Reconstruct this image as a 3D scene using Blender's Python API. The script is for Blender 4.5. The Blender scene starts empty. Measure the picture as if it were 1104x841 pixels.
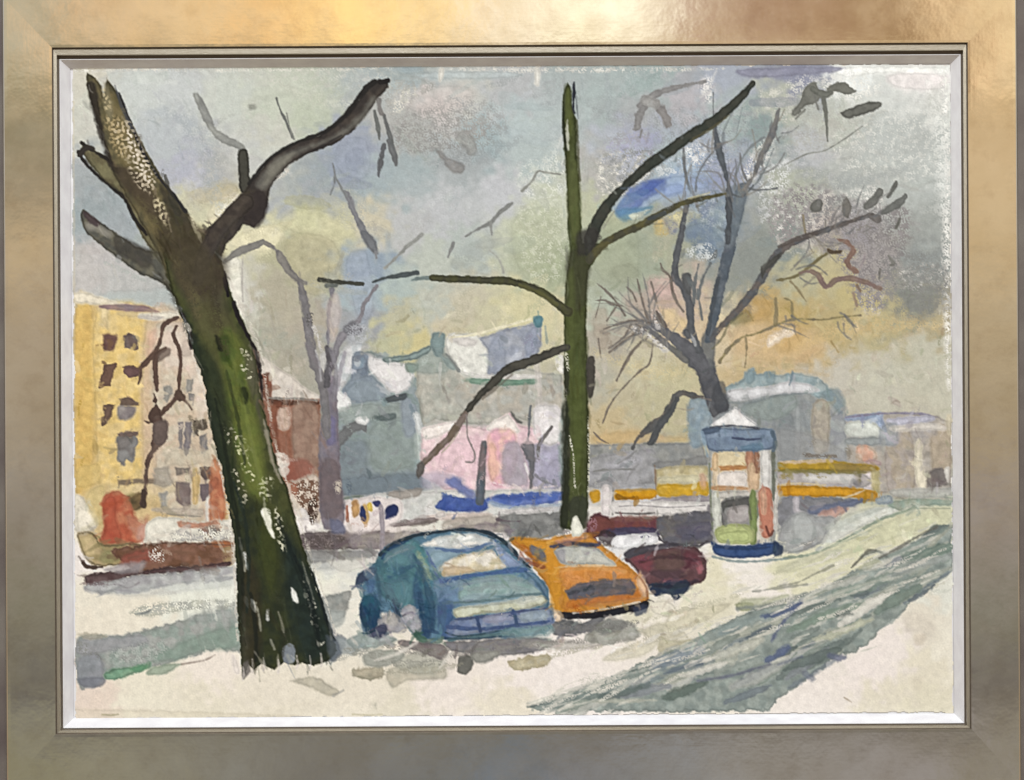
# A framed watercolour hanging on a wall, seen straight on.  1 picture unit = 0.75 mm.
import bpy, math
import numpy as np
U = 0.00075; CX, CY = 552.0, 420.5; DCAM = 1.30
sc = bpy.context.scene
# ---------------------------------------------------------------- camera
cam = bpy.data.cameras.new('camera'); co = bpy.data.objects.new('camera', cam); sc.collection.objects.link(co)
co.location = (0, 0, DCAM); cam.sensor_width = 36; cam.lens = 36*DCAM/(1104*U); cam.clip_end = 100; cam.clip_start = .01
sc.camera = co
sc.view_settings.view_transform = 'Standard'; sc.view_settings.look = 'None'; sc.view_settings.exposure = 0; sc.view_settings.gamma = 1
def lin(c): c = np.asarray(c, np.float64)/255; return np.where(c <= .04045, c/12.92, ((c+.055)/1.055)**2.4)
def lhex(s): return lin([int(s[i:i+2], 16) for i in (0, 2, 4)])
# ---------------------------------------------------------------- world: the room in front of the picture, as soft light of changing colour
W = bpy.data.worlds.new('World'); sc.world = W; W.use_nodes = True
nt = W.node_tree; nt.nodes.clear()
def N(t, **k):
    n = nt.nodes.new(t)
    for a, b in k.items(): setattr(n, a, b)
    return n
def M(op, a, b=None, c=None):
    n = N('ShaderNodeMath', operation=op)
    for i, v in enumerate((a, b, c)):
        if v is None: continue
        if isinstance(v, (int, float)): n.inputs[i].default_value = v
        else: nt.links.new(v, n.inputs[i])
    return n.outputs[0]
tc = N('ShaderNodeTexCoord'); sep = N('ShaderNodeSeparateXYZ'); nt.links.new(tc.outputs['Generated'], sep.inputs[0])
nz = N('ShaderNodeTexNoise'); nz.inputs['Scale'].default_value = 14; nz.inputs['Detail'].default_value = 3; nt.links.new(tc.outputs['Generated'], nz.inputs[0])
sn = N('ShaderNodeSeparateColor'); nt.links.new(nz.outputs['Color'], sn.inputs[0])
zz = M('MAXIMUM', sep.outputs[2], .08)
u = M('ADD', M('DIVIDE', sep.outputs[0], zz), M('MULTIPLY', M('SUBTRACT', sn.outputs[0], .5), .05))
v = M('ADD', M('DIVIDE', sep.outputs[1], zz), M('MULTIPLY', M('SUBTRACT', sn.outputs[1], .5), .05))
TINT = np.array([.86, .80, .70])
def ramp(fac, lo, hi, stops, gain=1.):
    r = N('ShaderNodeValToRGB'); r.color_ramp.interpolation = 'EASE'
    f = M('DIVIDE', M('SUBTRACT', fac, lo), hi-lo); nt.links.new(f, r.inputs[0])
    el = r.color_ramp.elements
    el.remove(el[1])
    for i, (p, c) in enumerate(sorted(stops)):
        e = el[0] if i == 0 else el.new((p-lo)/(hi-lo))
        if i == 0: e.position = (p-lo)/(hi-lo)
        q = lhex(c)/TINT*gain*.5; q = q*.82+.18*q.mean(); e.color = (*[float(x) for x in q], 1)
    return r.outputs[0]
def su(x): return (x-CX)*U/DCAM
def sv_(y): return (CY-y)*U/DCAM
top = ramp(u, -.30, .30, [(su(x), c) for x, c in ((40, 'ab9f82'), (90, 'd2b083'), (200, 'd8b47c'), (280, 'eab870'), (380, 'ffd27c'), (480, 'f2d090'), (545, 'eedabc'), (600, 'fff2cc'), (712, 'fff2d4'), (736, 'b08c74'), (800, 'a8866a'), (870, 'a07c58'), (985, '906e44'), (1015, 'e6bc88'), (1055, 'e5c690'))], 1.22)
bot = ramp(u, -.30, .30, [(su(x), c) for x, c in ((35, '8a8468'), (120, '8e8872'), (250, '827e72'), (350, '74706a'), (450, '757573'), (555, '6b737c'), (620, '7b7b7e'), (720, '868686'), (820, '95908a'), (1000, '928a84'), (1060, '8c8474'))])
lef = ramp(v, -.25, .25, [(sv_(y), c) for y, c in ((80, 'a8976c'), (140, '94886a'), (200, '9c8c70'), (270, 'c4aa80'), (330, 'ac9a80'), (450, 'a5947a'), (560, '8f8578'), (650, '85806c'), (720, '6b655c'), (800, '88836e'))])
rig = ramp(v, -.25, .25, [(sv_(y), c) for y, c in ((20, 'e5c690'), (60, 'cfae78'), (150, 'd0b080'), (250, 'ceb080'), (330, 'b9a37e'), (450, 'a69270'), (560, '968a80'), (680, '7f7a68'), (740, '6e665f'), (800, '8c8474'))])
def sstep(x, a, b):
    n = N('ShaderNodeMapRange', interpolation_type='SMOOTHSTEP'); nt.links.new(x, n.inputs[0])
    n.inputs[1].default_value = a; n.inputs[2].default_value = b; return n.outputs[0]
def mix(f, a, b):
    n = N('ShaderNodeMix', data_type='RGBA'); nt.links.new(f, n.inputs[0])
    for s, x in ((6, a), (7, b)):
        if isinstance(x, tuple): n.inputs[s].default_value = x
        else: nt.links.new(x, n.inputs[s])
    return n.outputs[2]
col = mix(sstep(u, -.15, .15), lef, rig)
col = mix(sstep(v, .175, .205), col, top)
col = mix(sstep(v, -.19, -.215), col, bot)
far = sstep(M('ADD', M('MULTIPLY', u, u), M('MULTIPLY', v, v)), .25, .6)
room = mix(sstep(sep.outputs[1], -.25, .25), (.20, .155, .11, 1), (.275, .275, .275, 1))   # brown floor below, pale walls and ceiling above
col = mix(far, col, room)
bg = N('ShaderNodeBackground'); bg.inputs['Strength'].default_value = 2.0; nt.links.new(col, bg.inputs[0])
nt.links.new(bg.outputs[0], N('ShaderNodeOutputWorld').inputs[0])
# ---------------------------------------------------------------- the room's ceiling light, above and in front
def area(name, loc, tgt, size, sy, power, color):
    l = bpy.data.lights.new(name, 'AREA'); l.shape = 'RECTANGLE'; l.size = size; l.size_y = sy; l.energy = power; l.color = color
    o = bpy.data.objects.new(name, l); sc.collection.objects.link(o); o.location = loc
    d = np.array(tgt, float)-np.array(loc, float)
    from mathutils import Vector
    o.rotation_euler = Vector(d).to_track_quat('-Z', 'Y').to_euler(); return o
area('ceiling_lamp', (0.1, 3.4, 3.9), (0, 0, 0), 2.2, .7, 262, (.93, .96, 1))
# ---------------------------------------------------------------- watercolour engine (numpy)
X0, Y0, CW, CH = 72, 64, 964, 716          # sheet area in picture units (1 unit = U metres)
R = np.random.RandomState(7)
def _gauss_noise(lo, hi, h=CH, w=CW, seed=0):
    r = np.random.RandomState(seed)
    f = np.fft.rfft2(r.randn(h, w))
    ky = np.fft.fftfreq(h)[:, None]; kx = np.fft.rfftfreq(w)[None, :]
    k = np.sqrt(ky*ky+kx*kx)+1e-9
    wl = 1/k
    f *= np.exp(-(np.log(wl/np.sqrt(lo*hi))/(0.5*np.log(hi/lo)+.15))**2)
    n = np.fft.irfft2(f, s=(h, w)); return (n/n.std()).astype(np.float32)
def _rank(n):
    o = np.argsort(n.ravel()); u = np.empty(n.size, np.float32); u[o] = np.linspace(0, 1, n.size); return u.reshape(n.shape)
GR = _rank(_gauss_noise(2.4, 3.6, seed=1)+.8*_gauss_noise(5, 12, seed=12)+.5*_gauss_noise(12, 30, seed=13)); GRC = _rank(_gauss_noise(4.4, 6.4, seed=11))             # paper tooth
GR2 = _rank(_gauss_noise(5, 12, seed=2))
NM = _gauss_noise(7, 20, seed=3)
NW = _gauss_noise(3, 9, seed=4)
NL = _gauss_noise(25, 80, seed=5)
NL2 = _gauss_noise(14, 50, seed=6)
NS = _gauss_noise(2.2, 4, seed=8)
XX, YY = np.meshgrid(np.arange(CW, dtype=np.float32)+X0, np.arange(CH, dtype=np.float32)+Y0)
def hx(c): return np.array([int(c[i:i+2], 16) for i in (0, 2, 4)], np.float32)
CV = np.zeros((CH, CW, 3), np.float32)
OWN = np.zeros((CH, CW), np.int16)
OWNERS = [('paper_sheet', None, None)]
cur = 0
def K(name, label=None, par=None):
    global cur
    OWNERS.append((name, label, par)); cur = len(OWNERS)-1; return cur
def KS(i):
    global cur; cur = i
def nums(s): return np.array([float(v) for v in s.split()], np.float32)
def _cat(P, closed, n=5):
    P = np.asarray(P, np.float32); m = len(P)
    if m < 3: return P
    out = []
    rng = range(m if closed else m-1)
    t = (np.arange(n)/n)[:, None]
    for i in rng:
        if closed: a, b, c, d = P[i-1], P[i], P[(i+1) % m], P[(i+2) % m]
        else: a, b, c, d = P[max(i-1, 0)], P[i], P[i+1], P[min(i+2, m-1)]
        out.append(.5*(2*b+(c-a)*t+(2*a-5*b+4*c-d)*t*t+(3*b-a-3*c+d)*t**3))
    if not closed: out.append(P[-1:])
    return np.concatenate(out)
def _box(x0, y0, x1, y1, pad):
    a = max(int(x0-pad-X0), 0); b = min(int(x1+pad-X0)+2, CW); c = max(int(y0-pad-Y0), 0); d = min(int(y1+pad-Y0)+2, CH)
    return a, b, c, d
def _smooth(e0, e1, x):
    t = np.clip((x-e0)/(e1-e0), 0, 1); return t*t*(3-2*t)
_cnt = [0]
def _lay(d, bx, c, a, s, wob, dry, v, e, c2, g, own, q8=0):
    x0, x1, y0, y1 = bx
    _cnt[0] += 1; q = _cnt[0]
    def F(N, k):
        oy, ox = (q*37*k) % CH, (q*91*k) % CW
        return np.roll(N, (oy, ox), (0, 1))[y0:y1, x0:x1] if k else N[y0:y1, x0:x1]
    d = d+wob*(.13*F(NW, 1)+.30*F(NM, 1)+.35*F(NL2, 1))
    m = _smooth(s*.5+.5, -s*.5-.5, d)
    m0 = m
    if dry > .2:
        gr = F(GRC if q8 else GR, 0); thr = dry*(1+.5*F(NM, 1)*.6)
        m = m*_smooth(thr-.2, thr+.2, gr)
    col = hx(c)[None, None, :]*np.ones(m.shape+(1,), np.float32)
    if c2 is not None:
        t = _smooth(-1, 1, F(NL2, 1)*.8+F(NM, 1)*.25)[..., None]
        col = col*(1-t)+hx(c2)*t
    if g is not None:                                   # graded wash: (colour, x0, y0, x1, y1)
        gx, gy = g[3]-g[1], g[4]-g[2]
        t = ((XX[y0:y1, x0:x1]-g[1])*gx+(YY[y0:y1, x0:x1]-g[2])*gy)/(gx*gx+gy*gy)
        t = _smooth(0, 1, t+.12*F(NM, 1))[..., None]
        col = col*(1-t)+hx(g[0])*t
    br = 1+v*(.020*F(NM, 2)+.009*F(NW, 2)+.006*F(NS, 0)+.022*F(NL2, 2))
    if e: br = br*(1-e*np.exp(-((d+1.3)/1.3)**2))
    col = col*br[..., None]
    A = (a*m)[..., None]
    CV[y0:y1, x0:x1] = CV[y0:y1, x0:x1]*(1-A)+col*A
    if own and a > .45:
        O = OWN[y0:y1, x0:x1]; O[m0 > .5] = cur
def P(c, pts, a=1, s=1.2, w=.9, dry=0, v=1, e=.10, c2=None, g=None, k=0, own=1, q=0):
    p = nums(pts).reshape(-1, 2) if isinstance(pts, str) else np.asarray(pts, np.float32)
    if not k: p = _cat(p, True)
    bx = _box(p[:, 0].min(), p[:, 1].min(), p[:, 0].max(), p[:, 1].max(), s+w*3+2)
    x0, x1, y0, y1 = bx
    if x1 <= x0 or y1 <= y0: return
    X = XX[y0:y1, x0:x1]; Y = YY[y0:y1, x0:x1]
    d2 = np.full(X.shape, 1e9, np.float32); ins = np.zeros(X.shape, bool)
    n = len(p)
    for i in range(n):
        ax, ay = p[i]; bx_, by_ = p[(i+1) % n]
        ex, ey = bx_-ax, by_-ay; L = ex*ex+ey*ey
        if L < 1e-6: continue
        t = np.clip(((X-ax)*ex+(Y-ay)*ey)/L, 0, 1)
        d2 = np.minimum(d2, (X-ax-t*ex)**2+(Y-ay-t*ey)**2)
        if ay != by_:
            cr = ((ay > Y) != (by_ > Y)) & (X < (Y-ay)*ex/ey+ax)
            ins ^= cr
    d = np.sqrt(d2); d[ins] *= -1
    _lay(d, bx, c, a, s, w, dry, v, e, c2, g, own, q)
def B(c, pts, a=1, s=1.0, w=.7, dry=0, v=1, e=.08, c2=None, g=None, own=1):
    p = nums(pts).reshape(-1, 3) if isinstance(pts, str) else np.asarray(pts, np.float32)
    p = _cat(p, False); r = np.maximum(p[:, 2]*.5, .25)
    M = r.max()
    bx = _box(p[:, 0].min(), p[:, 1].min(), p[:, 0].max(), p[:, 1].max(), M+s+w*3+2)
    x0, x1, y0, y1 = bx
    if x1 <= x0 or y1 <= y0: return
    X = XX[y0:y1, x0:x1]; Y = YY[y0:y1, x0:x1]
    d = np.full(X.shape, 1e9, np.float32)
    for i in range(len(p)-1):
        ax, ay = p[i, :2]; ex, ey = p[i+1, 0]-ax, p[i+1, 1]-ay; L = ex*ex+ey*ey+1e-6
        t = np.clip(((X-ax)*ex+(Y-ay)*ey)/L, 0, 1)
        d = np.minimum(d, np.sqrt((X-ax-t*ex)**2+(Y-ay-t*ey)**2)-(r[i]*(1-t)+r[i+1]*t))
    _lay(d, bx, c, a, s, min(w, M*.55), dry, v, e, c2, g, own)
def BASE(txt):
    q = np.array([[float(l.split()[0]), float(l.split()[1])]+list(hx(l.split()[2])) for l in txt.replace(',', '\n').splitlines() if l.strip()], np.float32)
    st = 3
    X = XX[::st, ::st]; Y = YY[::st, ::st]
    acc = np.zeros(X.shape+(3,), np.float32); ws = np.zeros(X.shape, np.float32)
    Xw = X+6*NL2[::st, ::st]; Yw = Y+6*np.roll(NL2, 200, 1)[::st, ::st]
    for x, y, r, g, b in q:
        w = 1/(((Xw-x)**2+(Yw-y)**2)/400+.3)**2.3
        ws += w; acc += w[..., None]*np.array([r, g, b], np.float32)
    acc /= ws[..., None]
    lm = (acc*np.array([.299, .587, .114])).sum(-1, keepdims=True)
    kk = np.where(Y[..., None] < 545, .92, .85); acc = lm+(acc-lm)*kk; acc = acc+np.where(Y[..., None] < 545, np.array([-7., -4., -2.]), np.array([13., 12., 9.]))
    # bilinear upsample
    yi = np.clip((np.arange(CH)/st), 0, X.shape[0]-1.001); xi = np.clip(np.arange(CW)/st, 0, X.shape[1]-1.001)
    y0 = yi.astype(int); x0 = xi.astype(int); fy = (yi-y0)[:, None, None]; fx = (xi-x0)[None, :, None]
    C = acc[y0][:, x0]*(1-fy)*(1-fx)+acc[y0+1][:, x0]*fy*(1-fx)+acc[y0][:, x0+1]*(1-fy)*fx+acc[y0+1][:, x0+1]*fy*fx
    CV[:] = C*(1+.008*NM+.005*NW+.006*NS+.006*NL2)[..., None]

_dr = np.random.RandomState(5)
def DABS(x0, y0, x1, y1, n, L=(5, 14), wd=(2, 5), a=(.25, .6), disp=3, jit=9, ang=0, spread=1.2, dry=(0, 0, .3)):
    """short brush touches that pick up the colour lying next to them"""
    for _ in range(n):
        x = x0+(x1-x0)*_dr.rand(); y = y0+(y1-y0)*_dr.rand()
        sx = int(np.clip(x+_dr.randn()*disp-X0, 0, CW-1)); sy = int(np.clip(y+_dr.randn()*disp-Y0, 0, CH-1))
        c = np.clip(CV[sy, sx]+_dr.randn()*jit+_dr.randn(3)*jit*.25, 12, 250).astype(int)
        t = ang+_dr.randn()*spread; l = L[0]+(L[1]-L[0])*_dr.rand(); w_ = wd[0]+(wd[1]-wd[0])*_dr.rand()**1.5
        dx, dy = l*math.cos(t)*.5, l*math.sin(t)*.5
        B('%02x%02x%02x' % tuple(c), [[x-dx, y-dy, w_*.6], [x+_dr.randn(), y+_dr.randn(), w_], [x+dx, y+dy, w_*.5]], a=a[0]+(a[1]-a[0])*_dr.rand(), own=0, dry=dry[_dr.randint(len(dry))], e=.06*_dr.rand(), s=1.2, w=1)
BASE('''90 80 cfc8b4,85 130 c9c6b6,85 190 a9adac,100 230 9da8a9,125 250 a5adb0,92 290 c2beb6,115 265 bdbab6,130 325 b7bcb6,180 310 b4bab5
150 90 c6c9c2,200 90 c4c6c2,240 100 c5c8bb,300 110 c3c6b2,330 125 bcc1a8,180 150 b9bdbd,200 180 b5b5c0,230 200 b5b7bb,210 225 c9c4a2,240 212 bdb38c
235 190 b9b6ae,225 246 dad0a0,270 165 c3c3bb,290 150 c6c4b4,300 225 aeb0b0,340 212 a6a9ac,330 235 c6c898,365 248 c8c39a,290 248 d8d1a0,310 268 b6b08c
340 285 b5ae8c,300 320 b7ad93,255 320 cdc9ba,330 350 b7ab95,280 400 b0ab96,300 375 b0ab97,400 240 cbc0a2,400 285 97a5b4,375 290 a0adb8,395 320 a9b8bb
380 160 a0a5b3,370 180 9ba3b2,345 195 a1a9aa,400 190 a4b0b2,440 190 a7b2b2,450 140 afafa8,420 125 b5b3ac,470 115 c8bdb8,500 100 c2c0b6,480 88 b9bcb6
520 150 a3b2b3,500 175 abafae,550 95 b7b7b6,430 92 b0b8b4,440 78 9fadb1,560 130 b4bfbd,580 160 b3bdb9,480 230 bdbdbd,440 240 bcbbb9,540 210 c0c0c1
590 225 c5c8ae,565 255 c3c5aa,500 270 b3bab2,470 280 bbbfb0,430 315 afbcb5,430 335 bfb896,470 335 bcbfb0,480 350 cbbd9d,520 345 c6bf9a,500 330 c8bea2,420 360 c3bd8f
450 370 cfc083,415 372 bfbd95,560 335 d1c796,590 335 d3c79a,600 290 a6ae8c,575 280 b2b698,400 350 a3a4a8,380 350 a6a6a9
650 105 aab5b1,620 80 abb3b0,700 85 a3b1ad,780 75 a9aeba,860 80 9495a8,690 120 b0b2b0,740 105 b8b2b4,670 160 b2b6bd,690 150 a6a7c0,650 185 b6b2aa
760 150 a6aebb,720 170 a8b3b4,780 130 aab5b0,820 135 92a19e,842 112 b9baa6,740 185 9aacc4,780 188 a0a5b9,640 230 bcbd9a,660 255 a9af94,690 260 a3a992
720 265 adad90,700 295 a4ab92,655 330 b5bca6,665 300 a8ac94,690 335 b8a898,655 370 b3a996,720 325 c8aa9b,740 320 c2ad9c,645 410 b8b29c,700 390 c8be9a,730 410 c2b88e
680 425 c2b592,700 440 bfb58d,665 465 cbb080,740 345 d4b990,760 250 8c98a0,850 265 8f958f,810 290 94978f,790 310 95988f,830 340 c4a466,800 350 cfb487,845 370 cfb078
860 300 b9b28c,900 290 c0b283,920 320 c4b277,850 345 c6a765,900 355 bfa972,870 385 cfb07a,960 345 bfb07f,1010 345 b8a880,1000 380 c3bda5,900 405 c5bdab
950 410 c5bfa9,1000 430 c4bca4,870 165 b9b9b9,900 130 bdbfb0,950 150 babdb6,1000 150 b7b9b2,1000 200 b5b8b1,920 195 b4b6ae,860 205 b0b29e,1010 240 a7aaa2
1000 290 979a96,985 325 888a80,920 250 a29a9c,940 290 a89e9b,890 240 ada096,850 225 a6a69c,960 90 cfd0c8,1010 85 dcd8d2,925 75 e0e2dc,1010 120 cfcfc6,985 75 dedad2
870 410 c4b79f,790 335 d6c49b,785 385 d6c09a,800 400 c8ae7c,660 460 c9b486,740 460 bfb48c,1015 190 c4c6be,1020 330 b0a48c,1015 420 c6c0a8
90 640 d2cbb8,150 650 d4ccb8,200 640 cdd0c2,230 635 cfd3c6,90 670 d3cab6,300 750 d2c9b6,100 760 d3bfae,90 745 d2bfb0,150 745 d3ccb6,220 760 cfc7b0,300 770 ccc3ad,230 720 d8cdc0
400 745 d2c9b6,480 735 d6cbc2,420 765 cbc3ad,550 760 d0c7b2,560 720 d8cec8,600 720 d8cfca,650 710 d8cfc8,640 730 d7cec8,700 690 d3cbc0,340 640 d5d6c4,360 600 bdc0bc
360 650 cfccc0,770 620 ccc6a6,800 610 d5cfc8,700 665 c4c0a4,760 640 cdc8ae,850 620 c6c4a0,900 600 c4c3a0,950 580 c4c29e,1000 560 c2c2a2,780 660 c9c4aa,720 650 d2cbc0,830 640 d6cfc8
900 700 cfc8be,930 720 d8cdc8,880 745 d6cdc6,960 700 d6ccc6,1000 660 ccc4b2,1000 720 cdc5ae,1000 760 cac3a9,950 760 ccc4ae,900 765 d4cbc2,1020 700 d0cab8,1015 640 c6c8bc
300 560 d0c9be,200 560 d0cbb8,450 540 c6c8bc,420 560 cfc4c0,550 550 ccc8c6,680 545 cac6c2,740 590 d0cccc,870 540 a8a8a8,90 600 d6cdc8,90 560 d4ccb6,660 600 c9c9cb
160 500 cdb994,300 480 ab8674,400 470 929c9e,520 430 aeada2,520 490 dcc2c4,700 500 a2a3a3,850 460 8f9494,980 490 a9a399''')
OWN[:] = 0
# ---------------------------------------------------------------- the picture, back to front
k_sky = K('painted_sky', 'loose grey, lilac and yellow wash of the winter sky'); OWN[YY < 548] = k_sky
k_snow = K('painted_snow', 'bare cream paper and pale washes standing for snow'); OWN[YY >= 548] = k_snow
KS(k_sky)
# soft wet-in-wet cloud marks
P('9fa6a8', '86 196 100 190 118 205 140 240 170 275 195 305 175 300 150 285 120 262 98 250', s=14, a=.45, w=2)
P('bfb8b4', '80 300 92 262 120 268 160 290 180 310 120 316 82 322', s=8, a=.5, w=2)
P('c9c49a', '300 240 330 222 372 236 385 250 360 262 330 256', s=12, a=.6)
P('b4ad89', '306 262 330 250 362 262 368 300 345 320 318 305', s=10, a=.6)
P('9aa3b4', '368 150 392 148 400 170 395 192 372 190 360 172', s=12, a=.6)
P('8f99ab', '372 165 390 160 392 180 375 184', s=10, a=.4)
P('9ba7b8', '372 280 392 268 400 290 404 330 390 350 378 320', s=9, a=.6)
P('b0bcbd', '440 78 520 76 560 78 556 84 500 86 440 84', s=5, a=.7)
P('c6bcb6', '430 98 500 92 508 110 470 125 440 118', s=14, a=.6)
P('a6a59e', '425 128 470 118 520 122 540 138 505 150 470 152 430 150', s=9, dry=.42, a=.55)
P('a4a39c', '410 90 440 84 470 92 440 110 420 118', s=7, dry=.5, a=.6)
P('9d9c98', '424 140 460 138 500 144 516 156 490 160 450 166 426 158', s=6, dry=.5, a=.6)
P('d7d4c6', '428 100 450 96 440 116 420 124', s=5, dry=.55, a=.7)
P('dad6ca', '474 74 479 74 477 86 473 88', s=2, a=.8)
P('dfdcd0', '576 74 582 73 581 92 577 90', s=2, a=.8)
P('e0ded2', '80 73 180 73 240 74 380 73 420 74 300 77 180 77 80 78', s=2, dry=.5, a=.8)
P('d9d8cf', '480 74 580 73 700 73 780 74 700 78 560 78', s=2, dry=.55, a=.8)
P('999a96', '500 140 512 150 514 165 505 167 498 155 490 150', s=3, a=.85, w=1.2)
P('8c8a87', '470 160 484 170 500 178 499 186 489 187 482 180 473 168', s=3, a=.9, w=1.2)
P('a9a6a0', '494 128 520 130 524 145 508 150 498 142', s=6, dry=.4, a=.6)
P('a9b08f', '556 232 602 226 606 300 590 318 566 300 552 270', s=16, a=.5)
P('a3ab8c', '636 242 680 238 690 270 684 300 646 300', s=18, a=.45)
P('959a83', '658 290 680 284 690 296 672 306', s=9, a=.5)
P('c7a8a0', '698 300 720 300 728 320 712 326 700 318', s=7, a=.7)
P('ab9d8c', '640 336 654 334 656 372 646 376 640 360', s=6, a=.6)
P('d9bf8a', '712 330 732 340 742 352 730 358 714 346', s=6, a=.6)
P('caa66a', '640 470 680 464 720 470 750 472 720 478 650 479', s=5, a=.5)
P('cfae7e', '800 348 832 344 862 352 890 366 880 384 840 390 806 386 790 374', s=14, a=.5)
P('c99f56', '832 355 862 352 864 372 842 380', s=10, a=.35)
P('bf9452', '796 324 818 316 834 322 830 342 808 348 796 342', s=10, a=.45)
P('77744c', '786 340 800 334 812 342 800 350 788 350', s=6, a=.55)
P('e9d9c4', '829 362 845 355 855 354 855 362 842 366 828 374', s=3, a=.9)
P('8b8d84', '980 318 1000 310 1012 318 1006 336 988 344 978 334', s=14, a=.7)
P('898b84', '976 296 1004 290 1024 300 1022 318 990 322', s=12, a=.45)
P('9c9f9b', '985 230 1024 222 1026 262 990 268', s=22, a=.4)
P('eceee8', '905 72 960 71 1010 72 1022 76 1012 82 950 80 912 84 900 78', s=4, a=.8)
P('e3dad8', '960 80 1018 80 1020 94 1000 98 964 94', s=7, a=.7)
P('b9bcb0', '1000 100 1014 96 1016 120 1002 124', s=8, a=.4)
P('8e8fa4', '800 74 905 72 898 78 860 82 810 84', s=3, a=.85)
P('eae8e0', '1012 100 1023 96 1025 400 1018 380 1016 250 1020 180', s=5, dry=.35, a=.75)
# dry-brushed speckle of the sky wash
for c, p, dr, al in (('a9a8c4', '655 152 700 148 706 165 690 176 660 168', .5, .8), ('979890', '645 168 700 160 712 178 690 196 655 216 645 196', .5, .8),
                     ('e4e0d4', '648 170 700 168 700 186 670 205 648 210', .62, .9), ('9a9996', '650 148 690 142 700 152 668 158', .5, .6),
                     ('8d8688', '832 226 880 218 885 250 868 268 836 262', .5, .85), ('dcdad0', '838 206 900 205 908 228 846 252', .6, .8), ('d8d4ce', '834 222 866 228 880 252 840 262', .62, .9),
                     ('88857f', '930 232 975 228 976 262 955 272 932 258', .5, .8), ('dcdad2', '912 208 950 202 946 232 920 238', .55, .8), ('a19998', '900 256 926 250 936 280 930 300 912 292', .5, .7),
                     ('85847f', '966 300 1000 286 1022 294 1020 312 990 322 968 316', .5, .8), ('d5d2c9', '968 290 1020 284 1024 300 980 314', .66, .8), ('8f8680', '924 300 950 296 954 330 932 336', .5, .8), ('dcd8d0', '928 318 950 316 948 336 930 334', .6, .9),
                     ('a5a49c', '848 120 900 108 940 120 930 150 880 168 850 156', .55, .5), ('e2e0d6', '850 88 900 80 950 92 930 108 870 104', .6, .7), ('d9d9d0', '905 130 1010 120 1018 180 960 196 905 180', .74, .6),
                     ('c9ccd0', '738 158 770 150 790 158 786 180 756 188', .55, .9), ('7f8ca0', '752 160 786 156 780 184 752 188', .6, .8), ('6f8290', '745 214 786 210 790 270 762 276 745 255', .35, .75), ('e4e4e0', '738 160 760 158 756 180 740 176', .5, .9),
                     ('cfd5d4', '752 216 790 222 790 262 764 270 752 240', .66, .95), ('e4e2da', '806 170 824 150 834 140 832 168 818 186 800 200', .4, .85), ('dde0dc', '700 172 740 170 742 184 706 190', .58, .8),
                     ('a3abac', '700 130 760 120 770 140 720 160', .6, .4), ('dadcd2', '560 180 606 170 606 210 570 214', .72, .6), ('d4d6c4', '560 225 606 222 604 300 566 290', .75, .5),
                     ('a7b0b0', '655 90 700 86 720 100 670 106', .6, .5), ('e3e0da', '756 86 768 84 768 108 758 108', .4, .85), ('cfccc2', '820 100 860 96 856 130 830 124', .6, .7),
                     ('c4c3b9', '300 78 420 76 420 96 310 94', .7, .6), ('cfcfc4', '840 270 900 236 930 260 900 280', .8, .4), ('d5d8d8', '820 190 850 170 846 210 822 240', .62, .8)):
    P(c, p, dry=dr, a=al*.8, s=7, w=2, e=0)
P('d8cdb0', '223 232 232 216 250 208 256 212 250 226 238 240 228 244', s=4, a=.8)
P('ece8e2', '232 224 240 214 256 208 256 218 244 232 234 234', s=2, dry=.42, a=.9)
P('c9c09c', '206 212 240 200 262 206 258 216 226 222', s=8, a=.4)
P('b9ad8e', '222 206 246 196 258 204 246 216 226 216', s=8, a=.5)
P('dcd6ac', '208 258 222 242 240 236 252 226 246 242 226 254 213 262', s=5, a=.7)
P('e2d9b6', '244 262 262 250 290 242 306 254 290 272 262 270', s=8, a=.55)
P('dcd9ca', '238 284 256 276 262 300 262 360 252 340 244 310', s=4, a=.8)
# blue opening in the clouds
P('9ab0cb', '670 222 690 200 720 190 760 192 764 202 740 206 710 216 685 232', s=7, a=.85)
P('6378b0', '662 228 672 206 692 196 722 191 716 206 700 212 690 224 668 233', k=1, s=6, a=.9, c2='7488b8', w=1.4)
P('4f66b2', '682 208 700 195 714 196 704 206 694 212', s=3, a=.75, k=1)
P('5d8fb0', '664 228 674 224 690 224 704 222 696 232 672 238', s=4, a=.7)
P('8aa0cf', '716 200 735 198 736 208 718 212', s=6, a=.6)
P('e8e6dc', '668 205 676 196 690 188 700 186 688 196 676 206 666 220 660 228', s=3, a=.9)
P('e2e2c4', '678 232 690 228 700 226 690 234 682 236', s=2, a=.8)
P('8893b8', '746 190 778 188 780 200 750 204', s=8, a=.4)
P('d6c98e', '712 238 742 224 748 234 730 246 712 250', s=4, a=.75)
P('c9ae6c', '706 236 722 236 720 252 708 254', s=5, a=.8)
P('8287a0', '716 236 730 240 728 252 720 250', s=4, a=.7)
P('7f8da6', '738 228 756 218 786 226 790 262 776 278 742 258', s=8, a=.6, c2='9aa6a8')
P('6d7f92', '738 246 760 240 782 262 770 276 744 262', s=6, a=.6)
DABS(80, 74, 1024, 430, 620, (14, 60), (4, 20), (.15, .45), 8, 8, -.3, .6, (0, .35, .5))
P('8d8888', '838 210 870 200 905 208 940 226 978 224 980 260 962 300 950 332 925 330 912 290 880 262 846 262 834 236', dry=.5, a=.85, s=12, w=4, e=0)
P('8f8e8d', '470 110 520 106 548 130 530 158 490 166 440 160 424 138', dry=.55, a=.38, s=14, w=4, e=0)
P('7f8384', '660 168 700 160 718 178 690 200 654 214', dry=.66, a=.5, s=8, w=2, e=0)
P('858683', '950 282 1000 272 1024 290 1022 330 985 345 960 330', dry=.5, a=.5, s=12, w=3, e=0)
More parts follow.
